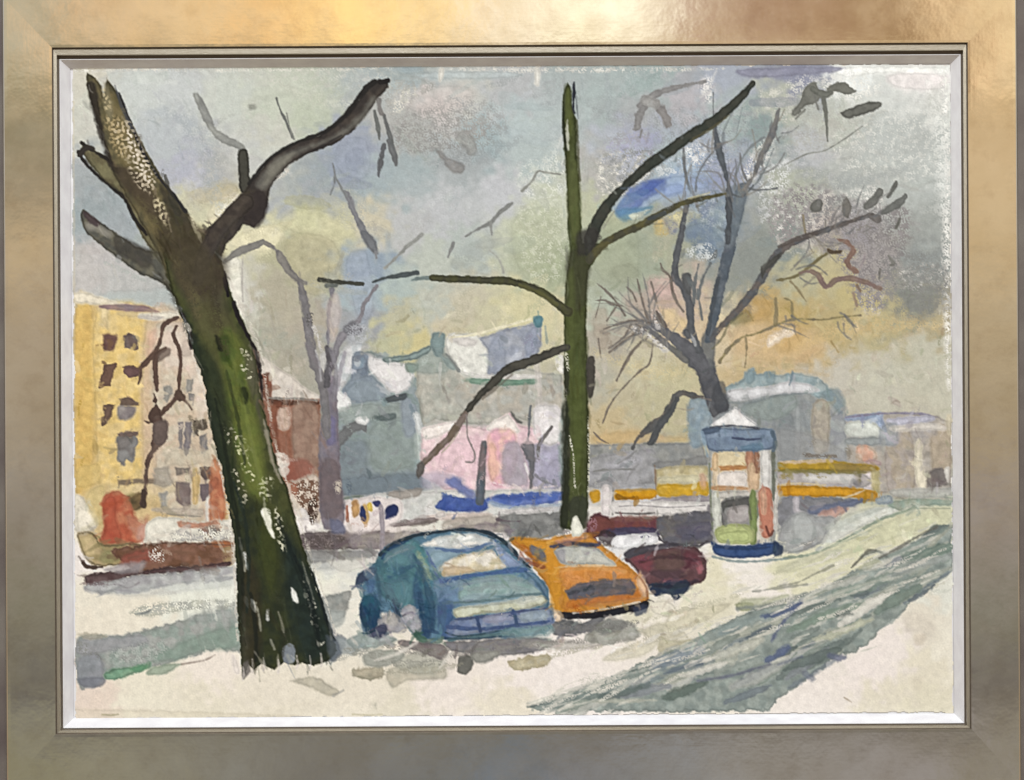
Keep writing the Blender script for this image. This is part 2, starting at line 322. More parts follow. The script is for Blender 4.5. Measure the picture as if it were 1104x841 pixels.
P('8f9296', '700 130 760 118 830 124 830 190 790 210 740 190', dry=.7, a=.4, s=12, w=3, e=0)
for c_, p_, a_ in (('dfe0da', '1000 90 10 1014 150 14 1016 230 10', .5), ('8f9497', '560 150 4 520 170 14 470 176 10', .35), ('8d9396', '840 150 6 880 190 18 930 196 14 980 180 6', .3), ('96999a', '640 120 6 680 128 14 730 118 10', .35), ('d9dbd2', '560 200 6 590 180 12 604 150 6', .4), ('9aa3a8', '180 120 8 220 150 22 230 200 16', .35), ('a6a9aa', '330 180 8 370 230 18 400 250 8', .3), ('8a908e', '860 250 6 900 220 16 960 240 12', .3), ('c9c9ba', '300 90 6 350 110 14 400 110 6', .4), ('d3b478', '860 372 10 930 352 22 1010 350 12', .45), ('d8c38a', '640 380 8 700 400 16 744 400 10', .35)):
    B(c_, p_, a=a_, own=0, s=12, w=3, dry=.3)
# grey floating branch marks in the sky
K('painted_twig', 'pale grey branch marks floating in the upper right sky')
B('8e8d8c', '760 88 3 740 92 5 715 98 7 698 108 9 690 114 6', dry=.15, w=1.2)
B('8a8988', '694 116 8 688 128 9 687 138 7', dry=.15, w=1.4); B('8f8c8a', '708 112 8 716 124 10 720 134 9', w=1.4); B('8c8b8a', '692 140 3 690 148 2')
B('a09f9c', '696 108 12 706 112 12', w=1.5, a=.8)
B('72736a', '894 96 5 905 94 11 914 97 10 922 98 4', w=1.3); P('6c6d66', '906 122 918 116 936 110 950 110 946 118 932 123 914 128', w=1, e=.2)
P('75766e', '870 92 880 90 884 104 876 112 866 116 858 126 854 122 862 108', w=1.6, dry=.1); B('74766e', '886 100 5 890 120 4 892 152 2')
B('6f7169', '876 96 6 888 102 8 896 100 6', dry=.15); B('85867e', '868 118 2 858 128 2'); B('7c7d76', '878 104 3 882 118 1.5')
B('8b8d86', '846 178 1.2 870 166 1.6 890 162 1.4 910 150 1.6 930 136 1.2')
P('6b6b66', '872 224 878 216 886 216 886 226 878 229'); P('77746e', '908 222 913 213 918 224 915 236 909 232', dry=.2); B('6f706b', '934 222 8 942 216 9 949 207 7', w=1.2, dry=.1)
B('6c6d68', '957 212 3 963 204 5 966 196 3'); B('727470', '950 230 5 965 222 9 976 212 6', w=1.2); B('6d6962', '866 236 2 869 254 2'); B('8b8780', '890 238 1.5 890 250 1.5')
B('707069', '970 236 3 966 246 3', dry=.2); B('7d7c76', '958 276 3 963 284 4 960 286 2'); B('85827c', '949 290 2 948 300 2')
# --------- tall thin branch marks, upper middle
K('painted_twig', 'thin grey bare twigs in the sky left of the central tree')
B('9a9c94', '588 186 3 580 185 3 573 196 3 563 206 3.5'); B('9c9e95', '604 188 2 588 186 2')
B('8b8d8a', '552 219 4 538 230 4 529 240 4 515 247 3 502 255 2.4'); B('949692', '529 240 3 530 253 3')
B('8c8e8c', '489 262 3.5 486 270 3 483 277 2'); B('9b9d98', '455 253 4 440 265 4.5 426 279 3 415 289 2'); B('a8aaa0', '528 270 2 538 280 2 543 294 2.5', a=.8)
B('85868a', '371 205 3 374 210 7 380 225 6 386 238 6 394 254 8', w=1.1); P('75787c', '389 250 397 250 405 262 408 274 402 272 393 262', s=2); B('8a8c8f', '405 272 3 406 278 2')
B('6f726e', '298 106 1.6 302 118 2 308 130 2.6 315 148 3'); B('83857e', '309 122 1.4 313 140 2 317 150 2')
B('7e8284', '359 176 2 361 195 2.5 356 210 2'); B('868a8a', '361 190 1.6 370 206 2.4 374 212 2')
P('84857c', '268 113 274 112 275 117 269 118', s=3, a=.6)
B('707370', '404 120 3 408 140 5 409 150 2'); B('6b6d6c', '414 124 3 420 145 5 428 176 3'); B('65676a', '414 156 5 411 172 6 408 190 2.5', w=1); B('6d6f70', '419 152 5 425 168 7 427 178 3')
B('7c7774', '408 108 6 411 122 5', a=.8)
# --------- yellow apartment house
k = K('painted_building', 'yellow ochre house front with brown windows at the left edge')
P('cbb07c', '80 332 100 326 160 330 200 340 236 360 244 480 250 560 200 566 150 580 106 590 84 576 80 500', k=1, s=2, w=1)
P('dbb45a', '80 334 100 332 104 420 100 520 90 540 80 520', s=10, a=.8, c2='d6ac54'); P('debd6c', '104 336 164 336 162 420 150 520 110 540 102 440', s=8, a=.85, c2='dcc07c')
P('ccb493', '160 338 196 342 200 420 196 520 160 525 152 440', s=9, a=.85, c2='c9ae92'); P('cabfa9', '168 350 216 360 232 420 240 500 236 560 190 556 170 520 164 440', s=9, a=.9, c2='c8b49c')
P('d0b36a', '84 505 106 500 108 520 84 526', s=6, a=.7); P('d2bf94', '90 530 140 520 190 520 190 530 150 540 100 545', s=8, a=.6)
P('dfd5bd', '80 316 96 316 128 326 150 332 128 334 100 328 80 326', s=3); P('d9c9a2', '108 330 116 330 117 352 108 350', s=7, a=.7)
P('cdbb96', '128 336 156 335 156 342 130 342', s=4, a=.5); P('e0dccb', '150 338 190 336 190 343 160 345', s=3, a=.85); P('c6bfb6', '150 340 176 341 170 345 152 344', s=2, a=.8)
P('94797a', '108 330 122 328 152 329 166 333 172 337 150 336 124 335 112 332', s=2, w=.6, c2='a98e80'); P('8d8388', '122 329 138 329 150 331 140 334', s=3, a=.6)
P('dccbc0', '176 356 196 350 214 356 222 400 226 440 214 450 200 400 176 396', s=8, a=.45)
P('d9a992', '160 360 170 356 166 380 158 386', s=6, a=.5)
P('b9a99c', '196 370 204 364 210 372 206 384 194 384', s=4, a=.5)
P('d5cdb9', '80 535 92 538 100 552 106 566 96 574 80 570', s=3); P('e2dac6', '84 545 104 556 100 568 84 572', s=4, a=.8)
P('cdb673', '92 536 112 524 114 560 104 566', s=5, a=.6)
kk = k
def win(c, p, lab=None, **o):
    K('painted_window', lab, kk); o.setdefault('k', 1); P(c, p, **o)
win('6d5049', '111 361 125 360 127 366 122 379 112 378', s=3, w=1.2, c2='836455'); win('6b5a55', '134 362 139 360 147 361 148 370 149 376 142 378 134 375', w=1.3, c2='7d706b')
win('6f5548', '112 394 125 392 123 402 119 416 107 418 109 404', dry=.1, w=1.4); win('6b564a', '112 437 124 436 121 446 116 456 110 459 111 446', dry=.1, w=1.4)
win('6c5a4e', '129 430 138 428 150 434 149 437 130 438', w=1, c2='7a6a5c'); P('98908c', '128 438 146 439 143 450 130 453 127 447', s=3, c2='857c7c')
win('74625a', '126 467 150 464 148 470 129 473', w=1); P('8a8987', '126 471 148 472 146 486 143 498 136 495 134 502 128 498 127 486', s=2, w=1.4, c2='7b7673')
win('7f7060', '127 518 150 516 180 517 178 522 150 521 128 523', s=2, w=.6, a=.9)
win('7a6343', '134 534 150 531 158 532 157 546 147 551 136 550', s=3, c2='5f5138'); win('9a978e', '176 417 184 414 186 424 180 434 176 430', s=2); win('97938b', '201 409 209 408 207 423 201 424', s=2)
win('8a8580', '203 424 210 424 209 432 203 432', dry=.2); win('8f8886', '192 456 197 455 197 485 193 483', s=1.5); win('857e80', '199 455 207 454 206 478 201 492 198 484', s=1.5, w=1.2)
win('84807e', '215 470 223 467 224 484 218 488 215 482', s=2); win('5e5448', '208 453 222 452 224 462 213 463 214 470 209 468', w=1.2)
win('a39b8e', '166 505 182 502 186 520 176 528 166 522', s=4, a=.8); win('97999a', '172 532 180 530 180 546 173 548', s=3, a=.8); win('847a70', '189 504 205 504 204 511 190 512', s=2)
win('7c6c68', '189 519 205 520 206 544 198 548 190 540', s=2.5, c2='8a7d78'); win('66564e', '216 504 230 503 233 512 222 518 217 512', w=1.2); win('74676a', '215 522 226 521 227 536 219 540 215 534', s=2)
KS(kk)
P('ccae74', '207 508 214 508 214 540 208 541', s=2); P('bfb3a3', '168 548 216 548 216 556 170 552', s=3, a=.8); B('8f8a80', '180 554 1.6 200 556 2 216 557 1.4', a=.7)
P('c0b7a0', '184 486 222 486 222 500 180 502', s=4, a=.5); P('dedacf', '222 540 228 534 230 556 222 562', s=2)
P('c98862', '228 500 234 496 241 520 243 552 238 568 226 562 226 530', s=3, c2='b56a4c'); P('b0654a', '226 522 232 514 236 520 230 530', s=2, a=.8)
# red arch
K('painted_doorway', 'red orange arched shape at the foot of the yellow house')
P('c47a58', '110 545 113 533 124 529 134 533 142 545 148 560 158 566 156 582 140 588 118 590 108 584 112 566', s=3, w=1.4, c2='b4593f'); P('b1503a', '111 540 124 536 126 560 132 580 118 588 108 590 112 570', s=4, a=.75)
P('c08468', '136 556 152 560 160 556 158 576 146 580', s=6, a=.7); P('d9b0a2', '150 570 162 562 160 580 148 582', s=4, a=.6)
KS(k_snow)
P('d8d4c4', '158 566 168 558 192 558 212 562 240 560 250 566 250 582 200 584 160 590 156 578', s=2); P('c08a70', '192 562 214 564 232 561 236 566 216 568 196 569', s=2, w=1.2); P('a9a6a2', '182 574 200 572 214 576 240 566 250 572 246 582 210 584 186 582', dry=.5, s=3, a=.8, w=1.5); P('7d7670', '214 572 230 566 238 574 224 580', dry=.55, s=2)
K('painted_hedge', 'brown strip of low hedge and fence below the houses at left')
P('b59f74', '83 577 100 574 112 586 150 586 156 596 150 606 126 610 104 610 92 602', s=2, w=1, c2='a08f62', e=.35); P('8a8a5c', '110 596 130 592 140 598 124 606 108 606', s=5, a=.6); P('d9c28c', '84 580 100 580 104 598 94 600', s=6, a=.5)
B('4c3d34', '85 600 2 90 607 4 97 612 5 110 611 2', w=1)
P('86604e', '120 594 150 588 180 584 220 585 252 584 250 596 252 606 230 612 196 612 160 616 146 622 140 612', s=2, w=1.8, c2='73503c', e=.2); P('9a4f44', '134 598 160 592 166 602 146 610 130 610', s=4, a=.65)
P('a78c64', '240 592 251 590 251 608 242 608', s=3); P('b86a3c', '228 584 250 584 250 588 232 590', s=2, a=.8); P('d2c4b8', '160 594 172 590 178 604 166 606', dry=.55, s=2); B('5c4438', '146 590 1.5 170 586 2 210 586 1.6 250 588 1.6', a=.7)
P('5a4444', '90 622 104 618 130 616 146 610 156 604 150 616 176 612 210 610 250 606 236 614 200 618 150 620 122 628 98 632', s=1.6, w=1.5, c2='6a5656', e=.25)
P('a49c9e', '112 614 140 606 158 606 152 616 128 618', s=3, a=.8)
P('a3a2a4', '92 630 120 626 150 620 200 616 252 610 252 624 220 628 180 632 150 640 124 640 96 638', s=3, w=1.4, c2='aeb0ae'); B('8b8488', '112 632 1.5 126 630 2 138 634 1.5 150 628 2', a=.6)
P('b7bcba', '104 636 150 634 200 626 252 620 250 632 200 638 140 644', s=8, a=.5)
# --------- red-brown house
k = K('painted_building', 'red brown gabled house behind the leaning tree')
P('cfc6ba', '256 360 272 376 284 384 296 394 312 404 332 420 346 428 346 436 290 436 276 410 262 380', s=2); P('b7a994', '290 378 320 380 330 400 320 406 300 396', s=8, a=.3)
P('6f4535', '270 376 279 380 281 402 292 404 293 430 286 432 278 414', s=2, w=1, c2='955c48'); P('8c5b46', '283 432 345 430 346 540 308 540 296 510 288 470', k=1, s=2, c2='956450')
P('5c3d30', '294 430 312 431 342 433 340 437 312 437 294 436', s=1.5); B('8d8780', '290 429 2 320 430 2.5 342 432 2')
P('8f5a44', '294 436 304 436 300 470 306 500 298 496 290 460', s=3, a=.8, c2='7b4836'); P('a58b79', '316 440 342 438 344 500 334 520 318 505', s=5, a=.9, c2='937868'); P('97584a', '306 498 330 496 340 510 322 522 308 516', s=5, a=.7)
K('painted_window', None, k); P('cbb09e', '300 441 312 440 314 452 311 463 301 462', s=2)
K('painted_window', None, k); P('e3d6c8', '296 490 306 488 312 496 310 503 302 504', s=1.5)
KS(k); P('c9b9a8', '310 522 324 516 344 514 346 560 330 562 316 550', s=3); P('7a5a48', '314 524 332 518 346 524 344 545 338 562 330 552 318 536', s=2, dry=.4, w=1.6); P('a56a52', '304 520 318 520 322 532 310 532', s=3, dry=.3); P('e0d9d4', '316 552 328 548 338 562 346 568 330 576 320 572', s=2); P('4e3a30', '332 545 340 536 342 556 336 566', s=2, dry=.25)
# --------- blue-grey house left of centre
k = K('painted_building', 'blue grey house with snow on its roof left of centre')
P('8f9b9e', '362 425 372 400 382 382 400 378 420 386 440 400 455 410 457 470 456 530 420 532 368 534 364 500', k=1, s=2, c2='8a9896')
P('b9bfc1', '362 392 376 372 390 370 398 374 384 384 380 400 368 422 360 432', s=4, c2='cfcfcf'); P('d3d1d0', '396 382 414 388 440 392 446 402 440 420 424 424 410 412 398 398', s=2.5, w=1); P('dcd8d6', '404 392 436 394 438 410 416 412', s=5, a=.6)
P('7c8896', '381 381 397 382 396 398 402 410 386 412 378 420 371 428 369 422 378 408', s=2, c2='8a96a4'); P('6f7c8c', '384 398 396 396 394 408 386 404', s=3, a=.7); P('8b98a4', '372 414 398 404 412 416 414 430 380 434', s=4, a=.8)
P('dfe0de', '361 416 368 422 378 432 376 440 366 446 362 440', s=2); P('95a09b', '368 440 410 434 444 436 446 450 400 452 370 456', s=5, a=.8)
P('7a868e', '366 480 396 476 400 510 450 512 456 528 420 530 368 532', s=9, a=.7); P('8d9a94', '400 460 444 456 448 500 404 504', s=9, a=.6); P('6f7d88', '368 516 456 510 456 530 368 534', s=6, a=.6); P('8f9aa8', '432 430 448 434 450 464 436 470', s=4, a=.7)
B('72807e', '424 434 1.2 456 436 1.6 458 460 1.2', a=.0, own=0); B('7a7f72', '450 402 1.6 451 420 2 454 445 2.5 455 455 1.5', a=.8); P('d3d6d4', '446 448 452 446 456 466 450 468', s=2, a=.9); P('c9d4cc', '448 468 456 476 458 500 450 498', s=5, a=.6)
P('545c60', '414 430 426 426 440 424 438 430 424 433 416 434', s=1.2, w=.7); P('5f6c6c', '403 450 414 447 426 445 426 452 412 454', s=2, a=.9); P('6f6f70', '362 470 378 456 392 454 396 468 388 464 376 472 364 486', s=2, w=1.2, a=.85); P('dbdcda', '382 452 390 449 398 452 394 458 386 457', s=1.5)
B('6b757c', '386 516 2 392 512 2 398 516 2 412 514 2 418 520 2', a=.5)
# --------- long grey-green house with blue roof
k = K('painted_building', 'grey green house with a pale blue roof left of the central tree')
P('a9aba0', '448 404 452 380 466 372 500 372 580 400 606 404 606 470 560 452 520 458 490 456 470 452 456 460', k=1, s=2, c2='b2b0a4'); P('adadA6'.lower(), '500 410 606 410 606 446 506 446', s=5, a=.6, c2='b5ab9c')
P('97a39c', '446 392 464 376 480 380 484 400 470 404 450 402', s=5, a=.8); P('8a9d9b', '414 386 440 382 462 373 464 379 446 388 418 391', s=1.5, w=.8, e=.25); P('88988f', '438 392 452 392 450 400 440 401', s=3)
P('7f9393', '466 360 473 358 480 362 478 380 470 384 464 372', s=1.8); P('8ea09e', '472 382 484 386 492 396 486 398', s=2, a=.8); B('c4c7c0', '475 392 3 474 405 2.5 474 415 1.5', a=.8)
P('d3d3ca', '482 362 500 358 524 368 526 404 500 406 490 392 480 376', s=1.8, w=1, e=.15); P('c9c3be', '486 362 512 366 510 374 490 370', s=3, a=.7); B('7f8583', '481 382 3 488 390 3 495 400 3', a=.8)
K('painted_roof', None, k); P('9aa1b0', '516 365 540 356 572 349 584 346 584 372 574 394 546 402 526 404 526 378', k=1, s=1.8, c2='a3a8b2'); P('8f98aa', '526 376 540 360 546 398 528 402', s=6, a=.5); P('8b95ac', '566 362 578 352 580 372 568 384', s=3, a=.6)
KS(k); B('e9e3c2', '484 364 1.5 510 361 2.5 540 353 2.5 572 344 2.5', w=.4); P('5d8994', '575 343 584 341 584 352 577 352', s=1.2); P('7d9b88', '498 409 520 407 550 409 576 408 576 414 540 416 510 414', s=1.6, w=.7, c2='6f9480'); P('e0ddd8', '496 400 526 404 556 404 580 404 578 408 520 408', s=1.5, a=.8)
B('8b9d9c', '588 352 2 590 370 3', a=.6); P('d0c8c2', '576 392 582 392 584 440 578 440', s=2, a=.6); P('dcd9d0', '600 384 608 384 608 402 600 398', s=1.6)
# --------- pink house
K('painted_building', 'pale pink house low between the grey houses')
P('ddc3c4', '455 462 480 456 500 458 522 462 540 450 550 444 560 458 606 466 606 524 560 530 520 532 480 528 452 512', k=1, s=2, c2='d9b9c0'); P('e6ddd6', '456 462 480 456 494 454 486 464 470 472 458 474', s=3); P('e2dad2', '524 462 540 450 548 446 556 458 560 466 540 470', s=2)
P('e0bec6', '484 476 520 474 522 506 488 510 472 500', s=8, a=.8); P('dd9fb0', '528 466 554 464 558 500 546 522 530 520 524 490', s=4, a=.8, c2='e3b3a4'); P('e7b59c', '526 482 534 480 536 512 528 516', s=5, a=.7); P('a29daa', '544 482 560 478 570 520 548 524 540 510', s=6, a=.8)
P('a7a7c0', '568 486 582 478 604 480 606 522 576 526', s=3, a=.9, c2='9f9fb0'); P('ddd8d8', '576 440 598 436 606 450 604 476 590 480 576 470', s=3, c2='d0cdcb'); P('9c9ab0', '590 500 606 496 606 524 588 526', s=5, a=.6); P('b0a9bc', '456 510 490 512 500 520 460 528', s=6, a=.6); P('91a6a0', '602 480 606 440 607 420 609 520 604 520', s=3, a=.7)
B('e4e2e0', '566 500 3 570 512 2.5', a=.8); B('e9d9d8', '530 520 2 560 526 2 600 524 2', dry=.3, a=.8)
B('6c6c68', '551 444 2 556 452 3 562 456 2.5', s=1.5); B('6f7478', '572 438 2.2 571 452 2.5 570 466 2.5 569 478 3'); B('74706e', '595 460 3 588 470 4 581 480 4 580 492 2.5')
P('7b787c', '561 482 570 476 576 480 577 500 574 524 571 526 570 500', s=1.5, c2='6c6d72'); B('85848c', '577 512 3 584 518 3 596 522 2', a=.8)
# --------- snowy yard and blue shadows
KS(k_snow)
P('cbcac6', '400 534 456 530 520 528 608 530 608 558 540 556 480 560 440 566 400 560', s=2, c2='c3c5c0'); P('9c938a', '416 532 436 528 458 526 448 536 430 538', s=2, a=.8)
K('painted_shadow', 'bright blue shadow lying on the snow behind the cars')
P('4a63aa', '470 545 480 534 500 537 520 536 526 545 520 552 494 552 476 550', s=2, w=1.2, c2='3f56a0'); P('5e70b0', '480 520 490 514 500 522 510 530 508 538 492 528', s=4, a=.8, w=1.5); P('4f69b3', '526 536 560 532 606 530 606 540 560 546 530 544', s=2.4, w=1.2, c2='6b80c0'); P('4058a4', '530 535 570 534 590 536 560 540', s=3, a=.6); P('9db0c4', '528 540 560 546 606 542 600 548 540 548', s=3, a=.8)
P('7f87b8', '500 528 512 530 514 536 504 537', s=3, a=.6)
KS(k_snow); P('d9c6bc', '460 556 490 553 520 552 530 556 500 562 470 560', s=3, a=.8); P('a79e92', '482 560 530 556 540 566 520 572 480 574', s=4, a=.8)
P('8c807e', '420 564 440 560 468 558 470 563 440 567 422 568', s=1.5); P('c9c1bc', '470 553 478 551 480 557 470 558', s=1.5)
# yard wall right of the blue shadow
K('painted_wall', 'grey band of wall and shadow behind the parked cars')
P('8c8d8b', '538 558 560 554 600 552 606 552 605 574 580 582 556 584 546 576', s=2.4, c2='777877', w=1.4); P('55585a', '556 578 566 570 575 574 566 584', s=4, a=.5); B('6c6268', '536 560 3 550 562 2 560 562 1.4'); P('c4c0bf', '540 553 556 548 600 546 606 550 570 554', s=2, a=.8)
P('6d6264', '316 578 340 573 380 572 410 572 420 574 418 590 380 592 330 594 322 590', s=2.4, w=1.3, c2='867a78', e=.2); P('8f8688', '380 576 418 574 440 572 470 572 500 566 540 564 556 574 520 574 480 572 440 580 410 592 380 590', s=3, a=.9, c2='a09890'); P('5a504e', '322 582 350 576 372 580 360 590 330 590', dry=.3, s=3, a=.8)
P('8b8a88', '326 594 360 594 400 592 408 596 396 602 360 606 344 608 330 604', s=2.4, w=1.3, c2='9b9b9a'); B('5c5856', '336 606 2 350 605 3 366 603 2', a=.7); P('a9acaa', '330 600 370 602 410 596 410 604 370 612 334 614', s=6, a=.6); P('d7d4c8', '352 604 390 602 400 608 372 618', s=4, a=.6)
B('aaa7b6', '361 570 5 366 571 6', s=3)
K('painted_plant', 'small yellow and navy painted bushes behind the blue car')
P('dcd0cc', '372 540 400 536 432 540 430 562 400 574 370 572', s=3, a=.8); P('c79a62', '380 540 386 540 387 554 382 558 379 550', s=2, c2='b98a58'); P('d2ac6c', '390 546 396 545 398 560 392 564', s=2); B('a86a52', '374 546 3 375 562 3'); B('7f8a80', '370 538 2 378 536 3 392 535 2')
P('2f3a66', '388 547 392 546 395 556 394 562 389 560', s=1.2); P('2c3764', '416 548 424 543 430 548 426 556 416 560 416 554', s=1.4); P('3a4070', '402 541 409 540 411 546 404 546', s=1.2); P('d8b94a', '396 543 400 542 401 550 397 550', s=1)
K('painted_post', 'pale thin post in front of the blue car'); P('a89fa6', '408 546 413 546 415 566 414 594 409 594 410 570', s=1.2, w=.5)
K('painted_post', 'dark grey tapered post before the blue shadows'); P('64686c', '518 480 521 475 525 478 524 500 522 540 518 544 513 540 515 505', s=1.2, w=.6, c2='7a6e70'); P('4f6070', '514 520 521 520 521 543 513 541', s=3, a=.6)
# --------- backdrop right of central tree
K('painted_wall', 'low grey wall and banks of snow right of the central tree')
P('979894', '634 479 700 478 756 476 764 500 764 520 700 522 634 524', k=1, s=2, c2='8c8f8e'); P('a4a4a8', '634 496 670 488 706 486 706 520 634 526', s=3, a=.9, c2='9a9a9c'); B('82827f', '640 508 2 660 506 3 684 506 2.5', a=.8); B('87878a', '640 522 3 654 516 4 664 524 3', a=.7); P('b3b3ba', '652 500 672 494 690 492 690 500 660 506', s=3, a=.7)
B('9b9a9c', '688 500 2 680 510 2.5 674 522 2', a=.7); P('868786', '706 498 740 494 766 490 766 500 730 506 706 504', s=3, a=.8)
K('painted_shed', 'small khaki box with a yellow stripe beside the poster column')
P('b8ab7e', '706 506 730 502 764 502 764 524 708 524', k=1, s=2, c2='c2b894'); P('c9c4a4', '712 514 762 512 762 520 712 521', s=2, a=.7); P('cf9f22', '711 523 740 522 762 520 763 534 740 536 711 535', s=1.5, c2='c9a034', w=.7); P('d6a98c', '754 512 760 511 762 524 756 524', s=3, a=.8); B('8a7058', '706 502 2 707 520 2 707 536 2', a=.8); P('9b9498', '708 537 764 534 764 541 708 542', s=1.6)
K('painted_tram', 'orange stripe of a tram beside the central tree')
P('d19415', '663 528 680 527 706 528 704 538 684 539 664 539', s=1.6, c2='c9880f', w=.8); P('8d5f14', '664 532 674 536 684 536 676 539 665 539', s=2, a=.8); P('d29a22', '636 530 646 529 646 540 640 543 636 540', s=1.5); P('a9aaae', '662 520 690 522 704 524 704 528 664 529', s=3, a=.5)
K('painted_post', 'pale upright post between orange stripes'); P('d9d1cf', '649 526 658 524 659 540 657 558 649 558', s=1.3, w=.5); B('8d8a86', '661 526 2.5 661 545 2.5 660 558 2')
KS(k_snow); P('d0ccc8', '662 540 700 540 764 542 764 552 700 556 662 554', s=1.5); B('8e8a8c', '668 546 1.2 690 545 1.4 720 547 1.4 760 545 1.2', a=.7); B('5a5654', '664 553 2 690 554 2 706 553 1.5', a=.8); P('dad6d4', '648 556 662 556 664 560 650 561', s=1.5)
K('painted_hedge', 'maroon and slate grey band between the cars and the trams')
P('6c3f46', '632 566 636 558 644 554 660 558 700 558 716 560 722 580 706 575 660 574 648 578 640 580 632 574', s=1.6, w=1.2, c2='75443f', e=.25); P('8a5f56', '662 557 700 556 712 558 700 562 664 562', s=2, a=.7); P('45435e', '654 572 680 568 708 570 712 576 690 580 662 580', s=2, a=.9); P('62626a', '708 560 730 554 768 552 770 566 768 584 740 588 716 584', s=2, w=1.2, c2='6d6a68'); P('55546a', '730 566 764 562 766 578 736 582', s=4, a=.6); B('4e4a50', '708 578 4 720 586 4 750 590 4 764 582 3', w=1.2, dry=.1)
P('3c3236', '648 572 662 574 664 586 654 588 646 582', s=2, a=.8); P('a07078', '634 562 640 558 644 566 638 574', dry=.4, s=2)
P('cbcbcb', '662 580 700 574 708 578 706 586 690 590 666 592', s=1.5); KS(k_snow); P('dcdcde', '662 580 684 576 702 575 709 579 704 586 672 592 660 591', s=1.4)
# --------- big grey hall
k = K('painted_building', 'large grey arched hall with a snowy roof on the right')
P('8f9597', '744 436 760 432 790 424 860 418 900 424 912 440 914 500 838 502 820 480 766 478 744 478', k=1, s=2, c2='949896')
P('8599a6', '742 434 762 430 768 450 764 476 744 480', s=3, a=.9, c2='90a0a8'); P('a9adac', '890 430 906 434 912 460 912 498 898 498 892 462', s=4, a=.6, c2='9698a0'); P('aaa292', '876 436 894 434 894 480 890 488 877 486', s=2.5); P('8a8f90', '836 440 862 436 862 496 838 498', s=5, a=.6); P('a3a9aa', '856 440 864 438 864 476 857 478', s=3, a=.6); P('7d868a', '840 450 856 450 856 496 842 498', s=5, a=.6)
P('8d9a96', '800 438 830 428 856 424 858 440 834 454 806 448', s=4, a=.7); P('9c9c9c', '842 462 900 480 912 498 838 500', s=5, a=.5); P('8a8278', '866 488 880 490 900 490 900 494 870 493', s=2, dry=.3)
K('painted_roof', None, k); P('8fa2a6', '782 418 800 410 804 400 812 396 816 404 828 400 836 404 860 402 884 408 896 420 900 432 880 428 860 416 820 418 790 428', s=2, w=1.2, c2='9aa8a8'); P('c8c9cb', '784 422 800 418 830 416 850 411 874 415 884 422 860 424 830 426 800 432 786 430', s=1.6, w=.8); P('80949a', '884 424 900 418 908 426 912 440 904 446 894 432', s=4, a=.7)
P('7f979f', '804 402 812 398 814 410 806 414', s=3, a=.7); P('7b929a', '826 402 836 401 834 412 826 412', s=3, a=.6); KS(k); B('7b868a', '784 434 2 810 434 2 840 426 2.5 870 424 2', a=.6)
# --------- right-hand low houses
k = K('painted_building', 'low pale houses at the right edge with snowy roofs')
P('aba59c', '913 448 960 444 1010 448 1026 456 1026 532 940 532 914 520', k=1, s=2, c2='aaa296'); P('aaa098', '956 470 982 464 986 530 958 532', s=4, a=.8, c2='b0a28c'); P('b0a088', '1004 464 1024 462 1024 505 1006 508', s=4, a=.8); P('a8a4a4', '984 452 1008 456 1008 470 984 472', s=4, a=.6)
P('9aa6bd', '912 449 930 446 950 445 952 452 956 466 948 468 940 456 914 454', s=2, c2='8fa0ba'); P('c6cbc2', '914 456 940 454 954 466 958 472 914 470', s=2); B('8f8aa0', '912 450 2 950 446 2.5 990 446 2.5 1010 450 1.5', a=.9); P('b9b9c8', '958 452 1000 448 1008 453 990 457 962 460', s=2); P('999f9f', '914 472 956 472 960 480 916 480', s=3); P('9aa1a8', '948 462 966 456 968 478 950 480', s=3, a=.7)
P('d5cfc4', '962 460 1000 456 1024 460 1024 464 990 464 966 466', s=2, a=.8); P('cfc3a4', '1020 450 1026 448 1026 470 1021 466', s=3, a=.7)
KS(k); P('d6ceb6', '986 484 991 472 995 480 994 500 1000 516 998 528 992 530 986 512', s=1.6, w=1); P('8d857e', '1000 512 1008 504 1018 506 1022 520 1010 527 1001 526', s=2, w=1.4, dry=.12, c2='756f6c'); P('dad6cc', '1018 506 1024 504 1022 520', s=2)
P('d0a088', '923 482 934 480 944 486 946 496 930 498 924 494', s=2, c2='c7b09c'); P('b99c9c', '934 496 948 496 950 502 934 502', s=2, a=.7); P('ddd3d4', '930 506 940 504 942 524 932 526', s=1.6); P('b6a85c', '938 500 946 504 948 530 940 528', s=3, a=.6); P('a9a3a0', '838 508 870 506 930 510 930 526 838 525', s=2); P('8a8688', '920 510 928 508 928 522 920 522', s=2); P('d9d9d2', '870 512 920 511 918 520 872 519', s=2.4, a=.6)
K('painted_tram', 'two long yellow orange tram stripes right of the poster column')
P('b8942c', '838 500 846 498 890 496 926 500 944 502 944 508 900 508 860 507 842 508', s=1.6, w=.8, c2='a9882c'); P('7d7430', '842 506 900 506 930 508 926 511 860 510 844 510', s=1.6, a=.7); P('dcc6b0', '842 497 870 496 890 495 896 498 850 500', s=1.3, a=.8); P('8b7a50', '896 500 926 501 944 504 936 510 900 508', s=2, a=.6)
P('d8991f', '832 526 846 523 880 524 920 526 943 530 943 537 920 536 870 536 836 534', s=1.6, w=.8, c2='cf901a', e=.2); P('c08a28', '920 530 944 530 944 540 926 538', s=2); B('e0c890', '836 524 1.4 860 521 1.8 890 523 1.4', a=.7); P('c9882a', '832 528 842 526 842 533 833 533', s=2)
KS(k_snow)
P('85868c', '840 538 880 536 928 538 936 540 900 552 876 556 850 562 838 572', s=2.4, w=1.3, c2='7d7e82'); P('66708c', '872 548 900 542 928 538 926 543 900 550 876 556', s=2.5, a=.8); P('c2988a', '884 552 905 546 916 549 900 558 884 560', s=2, a=.85); P('c9c3c8', '856 536 862 536 862 548 866 552 856 552', s=1.8, a=.85)
